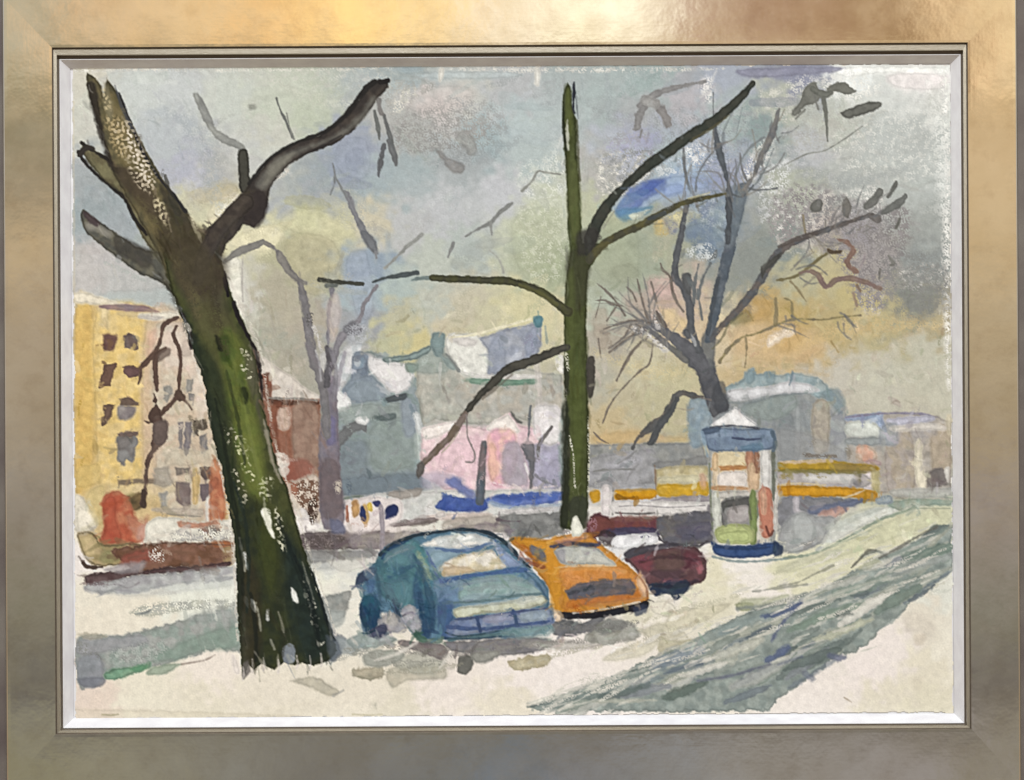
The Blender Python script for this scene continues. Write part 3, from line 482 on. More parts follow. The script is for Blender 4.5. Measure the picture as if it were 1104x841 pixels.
P('a2a5a5', '844 564 862 552 880 556 900 558 900 572 890 584 866 594 846 596 838 588', s=3, a=.95, c2='989b9c'); P('b4b9b6', '856 556 872 556 880 574 862 590 854 580', s=6, a=.6); B('8b8e8e', '850 596 2 870 592 2.5 886 582 2 890 574 1.5', a=.6)
P('c6cbc2', '888 582 900 566 930 552 956 546 980 544 960 556 930 568 906 582 880 594', s=2, c2='d0d2c8'); P('b9bfb4', '888 570 910 556 940 546 960 546 930 558 906 570', s=4, a=.6)
P('9aa392', '956 544 976 538 1026 536 1027 545 1000 546 970 550', s=2.4, w=1.2, c2='8fa396'); P('93a0a8', '944 538 960 534 962 542 948 544', s=2); P('d0cfbc', '976 546 990 543 1000 548 990 558 976 556', s=4, a=.7)
B('8fa08e', '845 602 3 880 596 2.5 920 576 2.5 950 560 3 974 552 4 986 546 3', a=.9, w=.8); B('9aa694', '890 592 2 920 580 2 950 566 2', a=.7); P('c3c4a0', '838 610 880 600 930 576 980 552 1024 548 1020 566 980 576 940 590 890 606 850 618', s=8, a=.7)
B('a3aa92', '1024 548 2 1010 548 1.5 985 548 1.5', a=.8); B('b9b7a6', '976 532 3 1000 536 3 1026 538 2'); P('b2b4ae', '962 528 1026 526 1026 536 970 536', s=2, a=.8)
DABS(82, 330, 1024, 600, 1300, (5, 17), (2, 6.5), (.3, .65), 3, 13, 1.2, 1)
DABS(82, 560, 1024, 640, 250, (10, 40), (3, 8), (.2, .5), 4, 9, -.1, .25)
# --------- washes on the foreground snow
K('painted_shadow', 'grey green tree shadow band across the lower left snow')
P('a0a39e', '82 690 100 684 130 684 170 676 200 668 258 656 262 700 230 700 206 708 180 716 140 722 114 732 100 740 84 738', s=3, w=2, c2='93a098'); P('9b9ca0', '84 690 130 686 150 684 160 694 120 702 84 706', s=6, a=.8); P('a3aaa6', '204 664 258 652 258 664 214 672', s=8, a=.6)
P('8d9098', '82 712 104 704 112 716 110 734 98 740 86 736', s=6, a=.8); P('7c808a', '84 732 96 730 112 730 112 738 100 742 88 740', s=2.4, a=.8); P('849a8c', '200 690 240 676 258 676 256 698 220 702 190 712 160 712', s=7, a=.7); P('78a285', '112 726 130 720 150 718 162 714 160 722 146 726 130 732 116 732', s=2.4, w=1.3, c2='88ac8c', e=.2); P('5f9a70', '140 722 150 716 160 718 150 724', s=3, a=.7); P('91a58f', '160 722 180 716 196 716 180 726 160 728', s=2, a=.8)
P('b7b9a8', '140 660 158 652 200 648 240 646 258 650 250 656 200 658 170 664 146 664', s=4, dry=.3, a=.8, c2='a5a8a0'); B('8f9490', '146 662 2 156 661 4 162 658 2', dry=.2); P('b5ad98', '84 684 96 682 116 686 96 690', s=2, a=.6); P('8b8d86', '84 690 100 700 112 712 100 708 86 704', dry=.45, s=5, a=.6); P('b9bfb8', '120 700 180 690 170 712 130 716', dry=.6, s=6, a=.5)
B('8d7d72', '196 716 2 220 712 2 232 706 1.6', a=.6)
K('painted_shadow', 'soft grey shadow patches at the foot of the big tree')
P('9fa09a', '344 646 362 640 378 638 374 656 368 668 352 672', s=3, w=1.4, c2='8f938f'); P('a9b0ac', '348 660 372 660 366 676 350 676', s=3, a=.7); P('686e7a', '352 668 362 682 374 690 366 704 352 714 340 704', s=3, a=.8, c2='7f848c'); P('98a2a4', '362 688 378 692 384 704 366 706 356 716', s=3, a=.8); P('8d9a98', '374 690 390 684 410 688 402 696 384 702', s=2.4, a=.85)
P('b3ad98', '312 734 340 730 356 738 366 746 354 750 336 742', s=3, a=.7, c2='a9a492'); B('a9a8a0', '360 750 3 370 744 3', a=.6)
P('aca690', '380 722 392 719 412 720 413 730 398 733 382 729', s=2.2, w=2, e=.08, c2='b0a790'); B('8f8c76', '386 729 1.5 398 732 2 408 730 1.5', a=.6); P('b8b19c', '418 722 440 716 476 716 480 732 440 734 424 742 418 736', s=4, a=.75, c2='afab98'); P('a6a899', '438 706 460 700 482 712 470 726 440 726 424 716', s=5, a=.7); P('9b9a8c', '402 760 406 758 406 764', s=3, a=.5)
P('8f9c98', '380 688 396 680 416 684 428 690 414 696 390 700', s=3, a=.9, c2='9aa6a4'); P('9b9f96', '392 706 410 700 436 704 428 714 410 720 394 718', s=3, a=.85)
P('7c7474', '430 690 450 692 480 696 482 712 470 710 450 702 432 696', s=1.6, w=1, c2='8a827e'); P('7a787c', '480 692 520 690 560 686 596 690 590 700 560 706 530 708 500 704 484 700', s=3, w=1.2, c2='8b8988', e=.16)
P('6c6c66', '496 707 510 708 508 720 504 727 494 726 493 716', s=1.6, w=1); P('94948c', '508 704 540 702 526 714 512 714', s=2.4); P('b0a585', '548 714 566 708 590 706 592 716 570 722 552 722', s=2.2, w=2, e=.08, c2='bdb495'); P('d6cec2', '480 706 492 706 490 722 478 720', s=3, a=.8)
P('c9c4a8', '650 712 664 700 690 694 706 690 720 680 700 704 670 712', s=4, a=.6); P('b8b294', '710 692 730 686 744 688 740 700 712 704', s=2, w=2, e=.05, a=.8)
P('a9a9a0', '630 690 640 676 656 668 680 670 690 686 676 692 650 696', s=2.6, w=1.6, c2='99998f', e=.06); P('80827f', '640 676 660 666 676 672 668 680 650 684', s=3, a=.7); P('c5bfa8', '688 680 710 672 736 680 740 692 710 690', s=4, a=.7, c2='b9b49b'); P('d8d2c0', '700 650 720 648 730 660 710 664', s=4, a=.8); P('c9c3a6', '724 660 760 654 790 650 760 670 720 680', s=6, a=.7)
P('626467', '594 672 610 668 628 672 640 664 652 666 642 676 630 684 600 686', s=2, w=1.4, c2='77777a'); P('b0aca4', '560 694 600 690 640 694 636 700 590 700', s=4, a=.7)
P('a8ab88', '792 652 800 649 812 651 810 658 796 658', s=1.5, e=.1); P('a7ad8c', '800 646 830 644 850 640 846 650 820 656 802 658', s=3, a=.7)
P('aaa58a', '712 702 740 690 764 686 780 680 800 670 790 684 750 700 716 708', s=4, a=.5)
for c_, p_, a_, d_ in (('8f8c86', '404 694 3 436 700 8 480 704 9 530 700 8 590 694 6 640 690 3', .6, .3), ('9a9a90', '372 700 3 400 706 8 440 716 9 480 714 4', .6, .3), ('a9a592', '396 726 2 430 724 7 470 722 8 500 716 3', .5, .4), ('7d7b78', '590 678 4 620 676 8 660 676 8 690 670 3', .6, .3), ('b5b09a', '560 716 2 590 710 6 620 700 5 650 696 2', .6, .35),
                       ('c2bca6', '660 706 2 690 694 8 730 680 8 770 664 3', .6, .3), ('b8b59c', '700 668 2 740 656 6 780 646 4 800 640 2', .5, .35), ('e4dfd4', '404 712 1 430 704 3 450 692 2', .8, 0), ('e4dfd4', '376 684 1.5 388 698 2.5 396 704 1.5', .7, 0), ('e2ddd2', '474 720 1.5 486 704 3', .7, 0), ('a3a49a', '356 712 3 374 706 7 396 700 4', .5, .3)):
    B(c_, p_, a=a_, own=0, s=2.4, w=2, dry=d_)
K('painted_path', 'broad slanting grey green track across the lower right snow')
tr = '572 762 590 752 620 744 652 730 676 722 696 712 712 706 740 694 770 676 790 668 812 656 850 650 866 640 890 632 912 620 948 602 980 586 1004 570 1027 566 1027 612 1010 624 1000 636 984 646 970 664 952 676 936 694 920 704 900 708 892 716 876 728 858 740 842 752 830 766 780 768 720 768 640 767 580 766'
trp = nums(tr).reshape(-1, 2)
P('96a099', tr, k=1, s=1.8, w=1.8, c2='87938e', e=.14)
MSK = OWN == cur
sv = CV.copy()
rs = np.random.RandomState(21)
pal = ['616e6c', '68747c', 'd0cfc2', 'd8d5ca', 'c9c9be', '7f8c86', '8d9a92', 'a3a9a0', 'b4b7a8', 'c3c2ac', '74828a', '8b9197', '66736f', '9aa6a0', '88968c', 'adb0a2', '6f7a84', 'b9bab0', 'a5aa9c', '8f9a90']
for i in range(260):
    t = rs.rand(); u = rs.rand()
    cx_ = 590+430*t; cy_ = 766-190*t+(-45+155*u)*(.25+.75*t if t < .5 else 1.0)*.8-10
    an = -.42+.22*rs.randn()*.6-(.25*(t-.5)); L = 16+64*rs.rand(); wd = 3+12*rs.rand()**1.5
    if not MSK[int(np.clip(cy_-Y0, 0, CH-1)), int(np.clip(cx_-X0, 0, CW-1))]: continue
    dx, dy = L*math.cos(an)*.5, L*math.sin(an)*.5
    B(pal[rs.randint(len(pal))], [[cx_-dx, cy_-dy, wd*.5], [cx_+rs.randn()*2, cy_+rs.randn()*2, wd], [cx_+dx, cy_+dy, wd*.4]], a=.45+.4*rs.rand(), dry=0, w=1.2, s=1.4, own=1)
for c, p, al in (('72827f', '575 764 2 620 752 8 660 746 8 700 740 5', .7), ('667470', '646 752 4 670 748 10 690 742 4', .75), ('5f6e66', '716 752 6 735 746 12 760 736 5', .8), ('7a8898', '706 716 10 730 708 14 756 700 8', .7), ('6e7c88', '700 722 3 740 722 6 770 712 3', .5), ('8b9a98', '740 700 8 780 680 12 830 664 8', .7),
                 ('c2c2b2', '760 712 5 790 702 12 820 690 8', .8), ('b3b5ae', '790 740 8 820 728 14 850 712 6', .7), ('666a80', '752 734 2 790 728 3 830 716 2', .7), ('5a6488', '832 690 4 846 668 3 864 650 4', .8), ('4f5f86', '820 664 3 842 662 6 864 648 4', .8), ('5c6a90', '826 712 6 842 704 8 850 698 4', .8), ('56607c', '864 708 2 840 716 3', .5),
                 ('7f9484', '850 680 5 890 664 10 930 650 5', .75), ('84968a', '900 640 8 940 630 12 970 615 6', .7), ('c0c2a8', '880 690 5 910 680 9 940 668 5', .85), ('6b7470', '904 662 6 912 660 8 918 662 4', .7), ('74867c', '946 660 8 966 646 14 990 634 8', .8), ('6c8276', '975 600 8 1000 596 14 1026 590 10', .65), ('9fa5a2', '960 620 6 1000 606 9 1026 600 6', .7),
                 ('a9ac9c', '1000 590 3 1014 578 5 1026 566 3', .8), ('8c9c94', '940 606 3 980 590 4 1020 570 3', .8), ('6b7370', '930 600 3 945 594 4 956 600 3', .8), ('b9bb9e', '928 612 5 940 606 7 950 606 3', .8), ('88908c', '795 656 3 830 652 4 870 640 3', .8), ('c9c9bc', '880 648 2 920 634 4 960 622 2', .6), ('74808c', '850 742 3 880 724 5 900 712 3', .6), ('646c86', '895 706 7 905 710 6 912 708 3', .75), ('70788a', '868 726 6 876 732 5', .6)):
    B(c, p, a=al, s=3, w=1.6, own=0)
for i in range(110):
    t = rs.rand(); x = 600+420*t; y = 764-190*t+rs.randn()*26*(.3+t)
    B(['d5d2c4', 'cfcfc2', 'dcd8cc'][i % 3], [[x-6-8*rs.rand(), y+3+2*rs.rand(), .8], [x, y, 1.2+3*rs.rand()], [x+6+8*rs.rand(), y-3-2*rs.rand(), .6]], a=.65, own=0, w=.8)
for i in range(46):
    t = rs.rand(); x = 590+430*t; y = 762-190*t+rs.randn()*30*(.25+t)
    B('ddd9cc', [[x-10-14*rs.rand(), y+5+4*rs.rand(), 1], [x, y, 1.5+3.5*rs.rand()], [x+8+12*rs.rand(), y-4-4*rs.rand(), .8]], a=.7, own=0, w=1.2, dry=.3)
OWN[(OWN == cur) & ((YY > 769) | (XX > 1027))] = k_snow
P('c6c5ac', '838 618 850 608 880 596 900 590 880 604 850 616', s=6, a=.5); B('6f6f64', '918 612 2 930 600 2.5 936 594 3 944 593 3', a=.8, w=1); B('74746c', '948 602 3 970 590 3 990 578 2.5 1010 568 3', a=.75, w=1.2); B('787a70', '838 632 2 860 628 2 880 618 2 898 610 3', a=.5, dry=.2); B('8b8d84', '812 638 2.5 840 634 3 870 630 2', a=.6, dry=.2)
KS(k_snow)
P('cbc2b2', '974 664 990 660 1002 668 1008 680 1000 692 988 694 984 684 976 680', s=8, a=.6, e=0); P('c4b8a4', '986 684 998 684 996 694 988 696', s=4, a=.5, e=0); B('b3a38c', '910 752 2 918 757 1.6', a=.8); P('c9bfa9', '984 730 996 732 992 744 984 742', s=6, a=.4, e=0)
# --------- maroon car
k = K('painted_car', 'dark maroon parked car, farthest right of the three')
P('5e4245', '674 602 690 596 720 590 748 590 760 602 762 616 756 628 730 634 706 640 696 628 684 612', s=1.8, w=1, c2='6b4c50', e=.2); P('8f4650', '680 602 696 596 706 604 700 616 690 612', s=4, a=.6); P('4a3b42', '700 616 730 614 740 622 716 626', s=3, a=.6); P('6c5a50', '706 598 732 594 736 612 708 614', s=5, a=.5); P('8b5a64', '716 624 740 626 742 630 716 630', s=3, a=.7); P('a8646c', '750 608 756 606 758 616 753 618', s=2); P('6b3340', '738 596 750 596 756 608 744 612', s=4, a=.5)
K('painted_wheel', None, k); P('2e3a52', '700 630 720 628 740 626 744 632 736 642 728 647 720 640 706 642', s=1.8, w=1, c2='3a4654')
K('painted_roof', None, k); P('4d4a52', '672 596 686 590 720 586 734 588 712 592 690 598 676 602', s=1.6, w=.8)
# --------- orange car
k = K('painted_car', 'orange parked hatchback in the middle of the three cars')
P('d08a32', '550 584 556 579 590 582 600 578 632 574 640 580 652 590 668 602 684 616 697 632 698 650 680 656 640 660 606 662 598 656 592 636 580 618 570 600', s=1.6, w=.9, c2='cc8428', e=.16)
P('d28f24', '556 580 588 582 600 586 604 606 610 640 604 660 594 654 590 620 576 600 566 590', s=4, a=.7); P('d98f4e', '604 612 650 610 676 612 690 628 670 630 640 626 610 634', s=5, a=.8, c2='cf8238'); P('e4a878', '596 584 620 576 632 575 634 580 612 584', s=3, a=.8); P('c4702c', '616 646 650 640 680 636 694 634 690 646 640 652 612 656', s=3, a=.75, c2='b86a3a'); P('e2bfa0', '690 616 697 628 698 644 692 642 686 626', s=2.4, a=.8); P('c8874c', '640 650 690 644 692 648 640 655', s=2, a=.6)
K('painted_window', 'pale grey rear window', k); P('b2b5ae', '598 590 620 588 642 590 654 600 664 610 640 609 608 609 600 600', s=1.6, w=.8, c2='bcbdb2', e=.2); P('9b99a2', '600 594 608 592 610 606 602 604', s=3, a=.7); P('c9c8bc', '640 596 656 602 662 609 640 607', s=3, a=.7)
K('painted_window', 'dark side window', k); P('6f6e74', '570 588 580 590 586 596 590 606 582 604 574 598', s=2, w=1, c2='98805c'); P('b8621f', '562 588 570 590 574 600 566 596', s=3, a=.7, own=0)
K('painted_stripe', None, k); P('4d4f64', '592 588 610 584 632 585 648 586 640 590 616 588 598 592', s=1.3, w=.6); P('a3746c', '594 586 610 582 630 580 612 587', s=2, a=.6, own=0)
K('painted_grille', 'dark grey panel across the rear', k); P('716461', '610 637 622 629 650 625 680 624 687 634 682 641 650 643 614 647', k=1, s=2.4, w=1, c2='66626a'); P('5c6476', '614 636 640 630 640 640 616 644', s=4, a=.7)
K('painted_bumper', 'black bumper with pale line', k); P('25262c', '604 660 640 660 670 654 697 648 698 656 680 660 650 666 620 668 606 666', s=1.4, w=.7); B('d8cfc0', '618 661 1.2 650 657 1.8 690 649 1.6', w=.4, a=.9); P('e0c29c', '594 658 602 658 608 666 600 670', s=2, a=.7, own=0); P('3b455e', '684 654 698 652 697 660 686 664', s=2, a=.7)
KS(k); P('8a4a34', '560 592 566 600 576 606 588 610 586 614 572 610 562 600', s=2, a=.8); B('c99448', '576 612 3 584 616 3 590 614 2')
# --------- blue car
k = K('painted_car', 'large blue rounded car nearest the leaning tree')
P('5b7f98', '404 606 412 592 430 582 456 574 484 572 508 573 530 578 548 590 562 604 576 618 590 632 592 650 594 676 580 684 540 688 500 688 470 690 450 688 436 672 424 664 410 660 402 676 392 680 388 656 392 640 384 632 386 620 396 614', s=1.8, w=1, c2='4e7288', e=.15)
P('3f6674', '412 596 440 580 456 590 460 620 462 660 450 680 440 664 424 650 410 640 404 612', s=4, a=.8, c2='4c7a80'); P('5b8690', '414 632 440 626 446 646 424 650', s=6, a=.6); P('35557a', '448 616 466 612 470 650 464 686 452 682 446 650', s=4, a=.7); P('6f98a0', '416 596 446 588 448 604 424 612', s=7, a=.35); P('5aa09c', '446 590 460 596 472 630 468 656 456 640', s=5, a=.4, c2='6a8f7c'); P('a9b895', '449 594 456 600 466 624 460 622 452 606', s=2.4, a=.7)
P('6c88a6', '470 624 500 620 496 650 480 656 468 640', s=4, a=.8); P('3c5788', '472 648 488 652 486 684 474 684', s=4, a=.75); P('4b6a96', '396 616 404 620 402 640 396 636', s=3, a=.7)
P('86a4a2', '496 632 520 622 552 620 576 630 584 640 560 644 520 648 498 650', s=3, w=.8, c2='93abaa'); P('7896b2', '560 604 572 618 584 628 588 640 576 632 564 616', s=3, a=.8); P('8ba4b0', '500 642 540 640 580 640 576 648 540 652 500 656', s=3, a=.6)
K('painted_windscreen', 'pale buff rear window of the blue car', k); P('c9bd9c', '478 606 490 600 520 594 532 594 540 604 546 612 520 616 490 620 480 622 472 614', s=1.8, w=.8, c2='dcd6c8', e=.12); P('c0a47c', '476 612 500 610 512 616 490 620 478 620', s=3, a=.7, own=0)
KS(k); P('c8ccca', '454 588 470 580 500 575 520 578 534 586 500 592 470 590', s=2.4, w=.8, c2='e4e2da'); P('9fb4c8', '462 590 500 594 480 604 466 606', s=3, a=.6); P('8ca8b4', '468 594 500 595 480 606 470 620 464 606', s=2.4, a=.7)
B('5f7ba4', '470 591 2 495 594 4 520 589 4 534 583 3'); P('b4bfcf', '532 584 542 592 558 606 560 610 546 610 536 596', s=2, w=.6); P('7c93bd', '536 586 548 598 562 610 552 614 540 602', s=2.4, a=.7); B('4b6a9c', '478 628 3 500 622 4 530 618 4 560 614 6 568 616 3')
B('5a6fa0', '460 594 2 468 612 4 476 628 4', a=.8); B('3a5f7c', '420 622 4 436 614 6 448 610 3', a=.6); B('2c3c48', '410 598 4 424 587 5 446 578 4 470 574 3 496 571 3.5 520 573 4 536 579 4 552 592 4 562 604 3 572 612 2', w=.5); B('26456a', '412 602 2 420 592 4 440 583 3', a=.8)
B('2a4f5c', '428 650 2 432 660 3 434 672 2', a=.6); B('3c4560', '424 648 3 430 664 4 436 678 3', a=.8)
K('painted_mirror', None, k); P('3d4a62', '383 632 386 620 396 613 406 613 402 622 392 628', s=1.6, w=.6); KS(k); B('8c6a5c', '398 572 1.2 404 578 1.6', a=.0, own=0); P('6f8aa0', '392 616 404 614 404 624 396 624', s=2, a=.6, own=0)
K('painted_wheel', 'dark blue front wheel', k); P('2c4a6a', '391 644 400 640 408 648 410 664 404 680 398 682 390 670 388 656', s=1.6, w=.8, c2='2a5a70'); P('23405c', '398 660 408 660 406 680 398 682', s=3, a=.6)
K('painted_wheel', 'grey rear wheel left bare', k); P('a9a9ae', '432 658 442 652 450 658 454 672 452 684 444 682 436 672', s=2, w=1.2, c2='979aa6'); B('5c5866', '434 664 2 444 660 1.5 446 668 1.6', a=.7); P('456858', '440 676 452 682 462 692 452 692', s=1.8, a=.9); P('5f7c70', '458 690 478 686 474 694 460 694', s=1.5, a=.8, own=0)
KS(k_snow); P('9a9aa0', '408 668 422 660 434 668 438 680 424 682 412 678', s=2.4, c2='a9a6a2'); P('4c5068', '398 680 416 672 418 682 412 688 400 686', s=2, w=1.2, dry=.1); KS(k)
P('c5c9b4', '490 656 520 652 560 646 584 642 590 650 560 658 520 662 494 668', s=1.6, w=.8, c2='bfc2a8', e=.2); P('c9ccc0', '560 644 580 642 582 648 560 652', s=2, a=.7, own=0); B('5f7a80', '478 650 3 520 648 3 560 642 3 584 640 2', a=.8)
K('painted_bumper', 'striped blue rear bumper', k); P('6f80a4', '490 668 530 664 560 658 592 656 594 674 560 676 520 682 484 686', s=1.6, w=.8, c2='8794ac'); B('4a5f8c', '482 676 5 520 678 4 560 674 4 592 670 3', w=.8); B('4e5d80', '490 668 3 520 665 2.5 556 660 2.5 590 656 2', w=.8); B('40547c', '514 666 4 518 680 4'); B('43597f', '553 658 4 558 674 5'); P('a9a9c0', '524 664 550 661 550 669 524 672', s=2, a=.6); P('9fb0b8', '562 662 588 658 588 668 564 670', s=2, a=.7); B('5f8088', '484 690 3 520 686 4 560 682 5 594 676 4', w=.8); B('2e4450', '480 682 2 500 686 2 540 680 2', a=.7)
P('88a4a6', '540 680 592 674 594 684 560 688', s=3, a=.7)
cc = cur; KS(k_snow)
for c_, p_, a_ in (('6a7f8c', '416 600 4 432 592 8 446 590 5', .5), ('587482', '408 622 6 420 640 9 430 652 6', .5), ('2d4c68', '446 598 3 456 618 6 464 646 9 466 676 8', .6), ('7f95a2', '470 632 5 500 628 7 540 624 6 574 628 4', .5), ('4c6a86', '476 640 6 478 660 8 476 680 6', .55), ('3a566e', '404 612 3 408 628 5 410 650 5', .55),
                   ('c8cfcc', '486 588 2 510 582 3 532 584 2', .7), ('2b4664', '452 640 5 456 664 8 460 684 6', .55), ('96a9ac', '506 636 4 540 632 6 570 636 4', .6), ('b9c3bd', '500 654 2 540 650 3.5 576 645 2.5', .6), ('22364c', '480 688 2 510 689 3 540 686 2', .6), ('2c4258', '389 652 3 392 668 6 396 680 4', .6), ('9fb0b4', '414 606 1.5 428 596 2.5 440 592 1.5', .5), ('34526a', '566 616 2 580 630 3 590 646 3', .6), ('40586c', '594 652 3 596 668 4', .5),
                   ('a85f22', '556 584 2 568 596 3 584 610 2.5', .6), ('e2a860', '604 616 3 640 612 5 674 616 3', .5), ('b9722a', '606 632 3 606 650 5 610 658 3', .5), ('55575c', '618 638 4 650 632 6 674 634 4', .6), ('3a3c44', '600 588 1.5 620 586 2.5 640 588 1.5', .7), ('e8d8b8', '598 612 1 630 610 2 664 610 1.4', .6), ('7d3f2a', '690 622 1.5 697 634 2.5 698 646 2', .5),
                   ('3b2a32', '690 606 3 720 600 5 750 604 3', .5), ('b07880', '752 606 2 757 614 3', .6), ('2c2a38', '706 632 3 730 632 5 752 626 3', .6), ('8f8a90', '700 592 1.5 724 590 2 744 592 1.5', .5)):
    B(c_, p_, a=a_, own=0, s=2, w=1)
KS(cc)
# --------- poster column
k = K('painted_poster_column', 'round advertising column with blue bands, white cone roof and coloured posters')
P('a7a9a4', '763 482 838 482 836 590 770 594 765 540', k=1, s=1.5)
P('c8c2b2', '768 486 830 484 830 592 772 594', k=1, s=2, a=.9)
for c, p in (('d2c29a', '772 487 802 487 802 508 772 510'), ('c98f56', '770 503 806 502 806 506 770 508'), ('d9c4a4', '768 506 776 506 776 528 769 528'), ('d8cfc6', '776 510 804 509 804 526 777 527'), ('c8996c', '768 524 804 525 806 529 768 529'), ('b98468', '804 486 812 486 812 506 805 506'), ('cdae8a', '806 502 818 502 818 530 808 530'), ('9c7058', '812 486 818 487 820 508 814 508'), ('cfcdc8', '820 486 830 484 830 530 822 530'), ('d2b48a', '768 490 774 489 774 506 769 506'),
             ('b9b5ac', '772 530 816 529 816 538 772 538'), ('8a8a88', '778 540 814 536 814 566 780 568'), ('5c5c5a', '778 541 806 536 812 540 808 546 782 548 780 566 777 562'), ('a8a2a0', '786 548 806 545 806 562 786 564'), ('c9ccc0', '768 534 776 534 778 572 770 572'), ('7e8f56', '808 534 815 532 816 580 809 586'), ('a9b374', '774 568 808 566 812 584 790 588 774 584'), ('c07c64', '818 530 832 530 834 570 826 580 820 572'), ('d6a486', '820 530 826 530 826 552 820 552'), ('cfcac2', '834 520 838 520 838 566 834 566'), ('b4c07c', '776 574 804 572 806 584 778 584')):
    K('painted_poster', None, k); P(c, p, s=1.6, w=.8, e=.12)
KS(k); B('6f7a5c', '765 500 2 766 540 2 768 570 2', a=.7); B('4e5048', '806 536 2 810 560 2', a=.5); B('5b6050', '833 488 4 834 515 4 834 540 2', a=.75); B('6e3d34', '826 568 2 830 578 3 834 572 2', a=.8); P('d9dad4', '772 586 812 588 830 584 832 590 800 594 774 592', s=1.6)
K('painted_band', 'blue band below the cone roof', k); P('71839a', '756 464 770 460 800 462 832 462 836 474 832 484 800 487 768 486 760 476', s=1.8, w=1, c2='7d90a6', e=.22); B('3c4460', '790 472 2 806 474 2.4 820 473 2', a=.8); B('93a5bc', '764 470 3 790 468 3 820 468 2', a=.6); P('4a5a70', '758 463 776 460 774 466 760 468', s=2, a=.8); P('5f8098', '800 480 820 478 822 485 802 486', s=2, a=.7); B('8fa9be', '757 466 3 760 480 3 763 492 2', a=.7); B('556878', '832 466 4 836 476 4 834 486 3', a=.8)
K('painted_base', 'dark blue foot of the column', k); P('3d5684', '767 584 780 588 810 588 836 584 838 594 824 600 794 602 772 598', s=1.6, w=.8, c2='354f80', e=.2); B('26385c', '772 590 2 800 592 3 830 590 2.5', a=.6); P('33425e', '834 584 844 590 842 598 834 598', s=2, a=.9); B('8a9c9c', '768 600 2.5 790 605 3 820 605 3 850 602 2', a=.85)
K('painted_cone_roof', 'white cone roof', k); P('dbdad8', '792 439 800 446 816 458 800 459 784 458 766 459 778 450', s=1.3, w=.5, e=.05); B('4c505c', '766 461 1.6 786 459 1.8 804 460 2 818 462 2.5', a=.9); B('83898e', '776 450 1.2 792 440 1.2 804 450 1 818 460 1.2', a=.6)
DABS(380, 570, 770, 705, 620, (4, 16), (1.2, 4.5), (.3, .7), 2.2, 17, -.2, .6)
DABS(386, 590, 470, 690, 120, (6, 20), (1.5, 5), (.3, .6), 3, 14, 1.3, .5)
DABS(764, 440, 842, 600, 140, (4, 12), (1.2, 4), (.3, .6), 1.5, 12, 1.5, .3)
# --------- small bare trees and middle trees
K('painted_tree', 'small bare brown tree in front of the yellow house')
c = '5f4a40'
B(c, '192 342 3 184 346 5 177 350 5 174 360 4 172 370 3.5 166 381 5 160 388 6 152 396 5 146 399 8 138 396 6 132 396 3', w=1, c2='6e5548'); P('6c5250', '133 398 140 396 150 398 150 405 142 407 135 404', w=1.2); B(c, '152 398 3 151 408 3 149 414 2')
B(c, '178 376 5 170 382 7 167 392 6 168 406 6 169 420 4', w=1); P('75645a', '172 380 182 376 184 382 176 388 170 390', s=2, a=.8); B(c, '190 352 3 187 362 4 193 376 4.5 195 392 4.5 193 408 4 193 424 3.5', w=.8); B('5a483e', '192 424 9 196 428 9', w=1.4); B(c, '190 428 5 182 438 5 172 447 6 164 450 8', w=1); B(c, '197 430 3 203 436 2.5 207 442 1.5')
B('54423a', '166 425 2 168 436 5 167 446 12 165 454 8', w=1.6); B(c, '160 456 2.5 156 454 2', w=.5); B('5c4840', '170 452 8 172 470 15 166 484 8 160 498 5 157 520 4.5 154 542 5', w=1.2, c2='6d5a50'); P('6b5c56', '166 456 180 454 180 474 172 480 166 474', s=2)
B('4f4038', '155 530 5 155 545 6', w=1)
K('painted_tree', 'lilac grey bare tree between the red and grey houses')
c = '83808a'
P('7a7580', '344 470 350 440 352 410 362 408 364 440 366 480 368 520 372 560 366 570 350 570 345 552 344 510', s=1.8, w=1, c2='877c84'); P('6a5c5c', '346 500 362 496 368 520 370 548 358 560 346 552', s=5, a=.65); P('6f6d94', '350 454 361 450 362 476 352 478', s=4, a=.7); P('6c708a', '356 560 368 562 372 574 358 575', s=3, a=.8); P('d6cbb8', '360 522 366 518 368 528 364 534', s=2, dry=.3, a=.8)
B('7d7a7c', '324 305 6 328 325 8 332 350 10 336 380 11 344 405 10 350 430 10 352 470 9', w=1.1, dry=.08); B('d3d0cc', '334 345 3 342 362 4 347 380 3', dry=.3, a=.85, w=1); P('6a6766', '330 340 337 338 338 350 332 352', dry=.4, s=1.6); B('c9c9cc', '340 378 2 344 392 2 346 410 1.5', a=.6)
B('605e62', '352 375 6 356 385 9 354 400 8 352 415 7', w=1.2, dry=.1); B('8b888e', '360 390 5 364 372 8 370 362 8 378 354 6 388 344 5 392 330 4 398 320 4 406 308 3', w=1); B('85838a', '354 372 2.5 354 345 4 356 325 4.5 358 312 5', w=.9, dry=.1); P('7a7a80', '370 354 380 346 390 352 388 360 376 362', s=2, dry=.1); P('b8bcc2', '374 352 392 350 400 362 390 372 376 366', s=3, dry=.4, a=.6)
B('9a94a0', '363 420 5 368 395 5 372 380 4', a=.6); B('8d8a92', '356 376 4 362 400 5 360 430 6', a=.7)
P('cdbab0', '352 330 362 316 368 330 364 360 356 368', s=3, a=.5, own=0); P('d3d2d0', '345 385 350 380 352 395 348 400', s=1.6, dry=.2, a=.8, own=0)
B('84827c', '242 282 6 256 272 8 272 266 9 283 261 5', w=.9); B('8a867f', '286 262 4 296 268 5 304 280 9 312 292 8 322 302 6 330 306 3', w=1, c2='777472'); B('b5b0a8', '262 276 1.2 261 300 1.8 262 325 1.6', a=.8, w=.6)
B('a9a898', '370 272 4 366 285 5 362 295 3', a=.6)
K('painted_branch', 'dark horizontal branch marks left of the central tree')
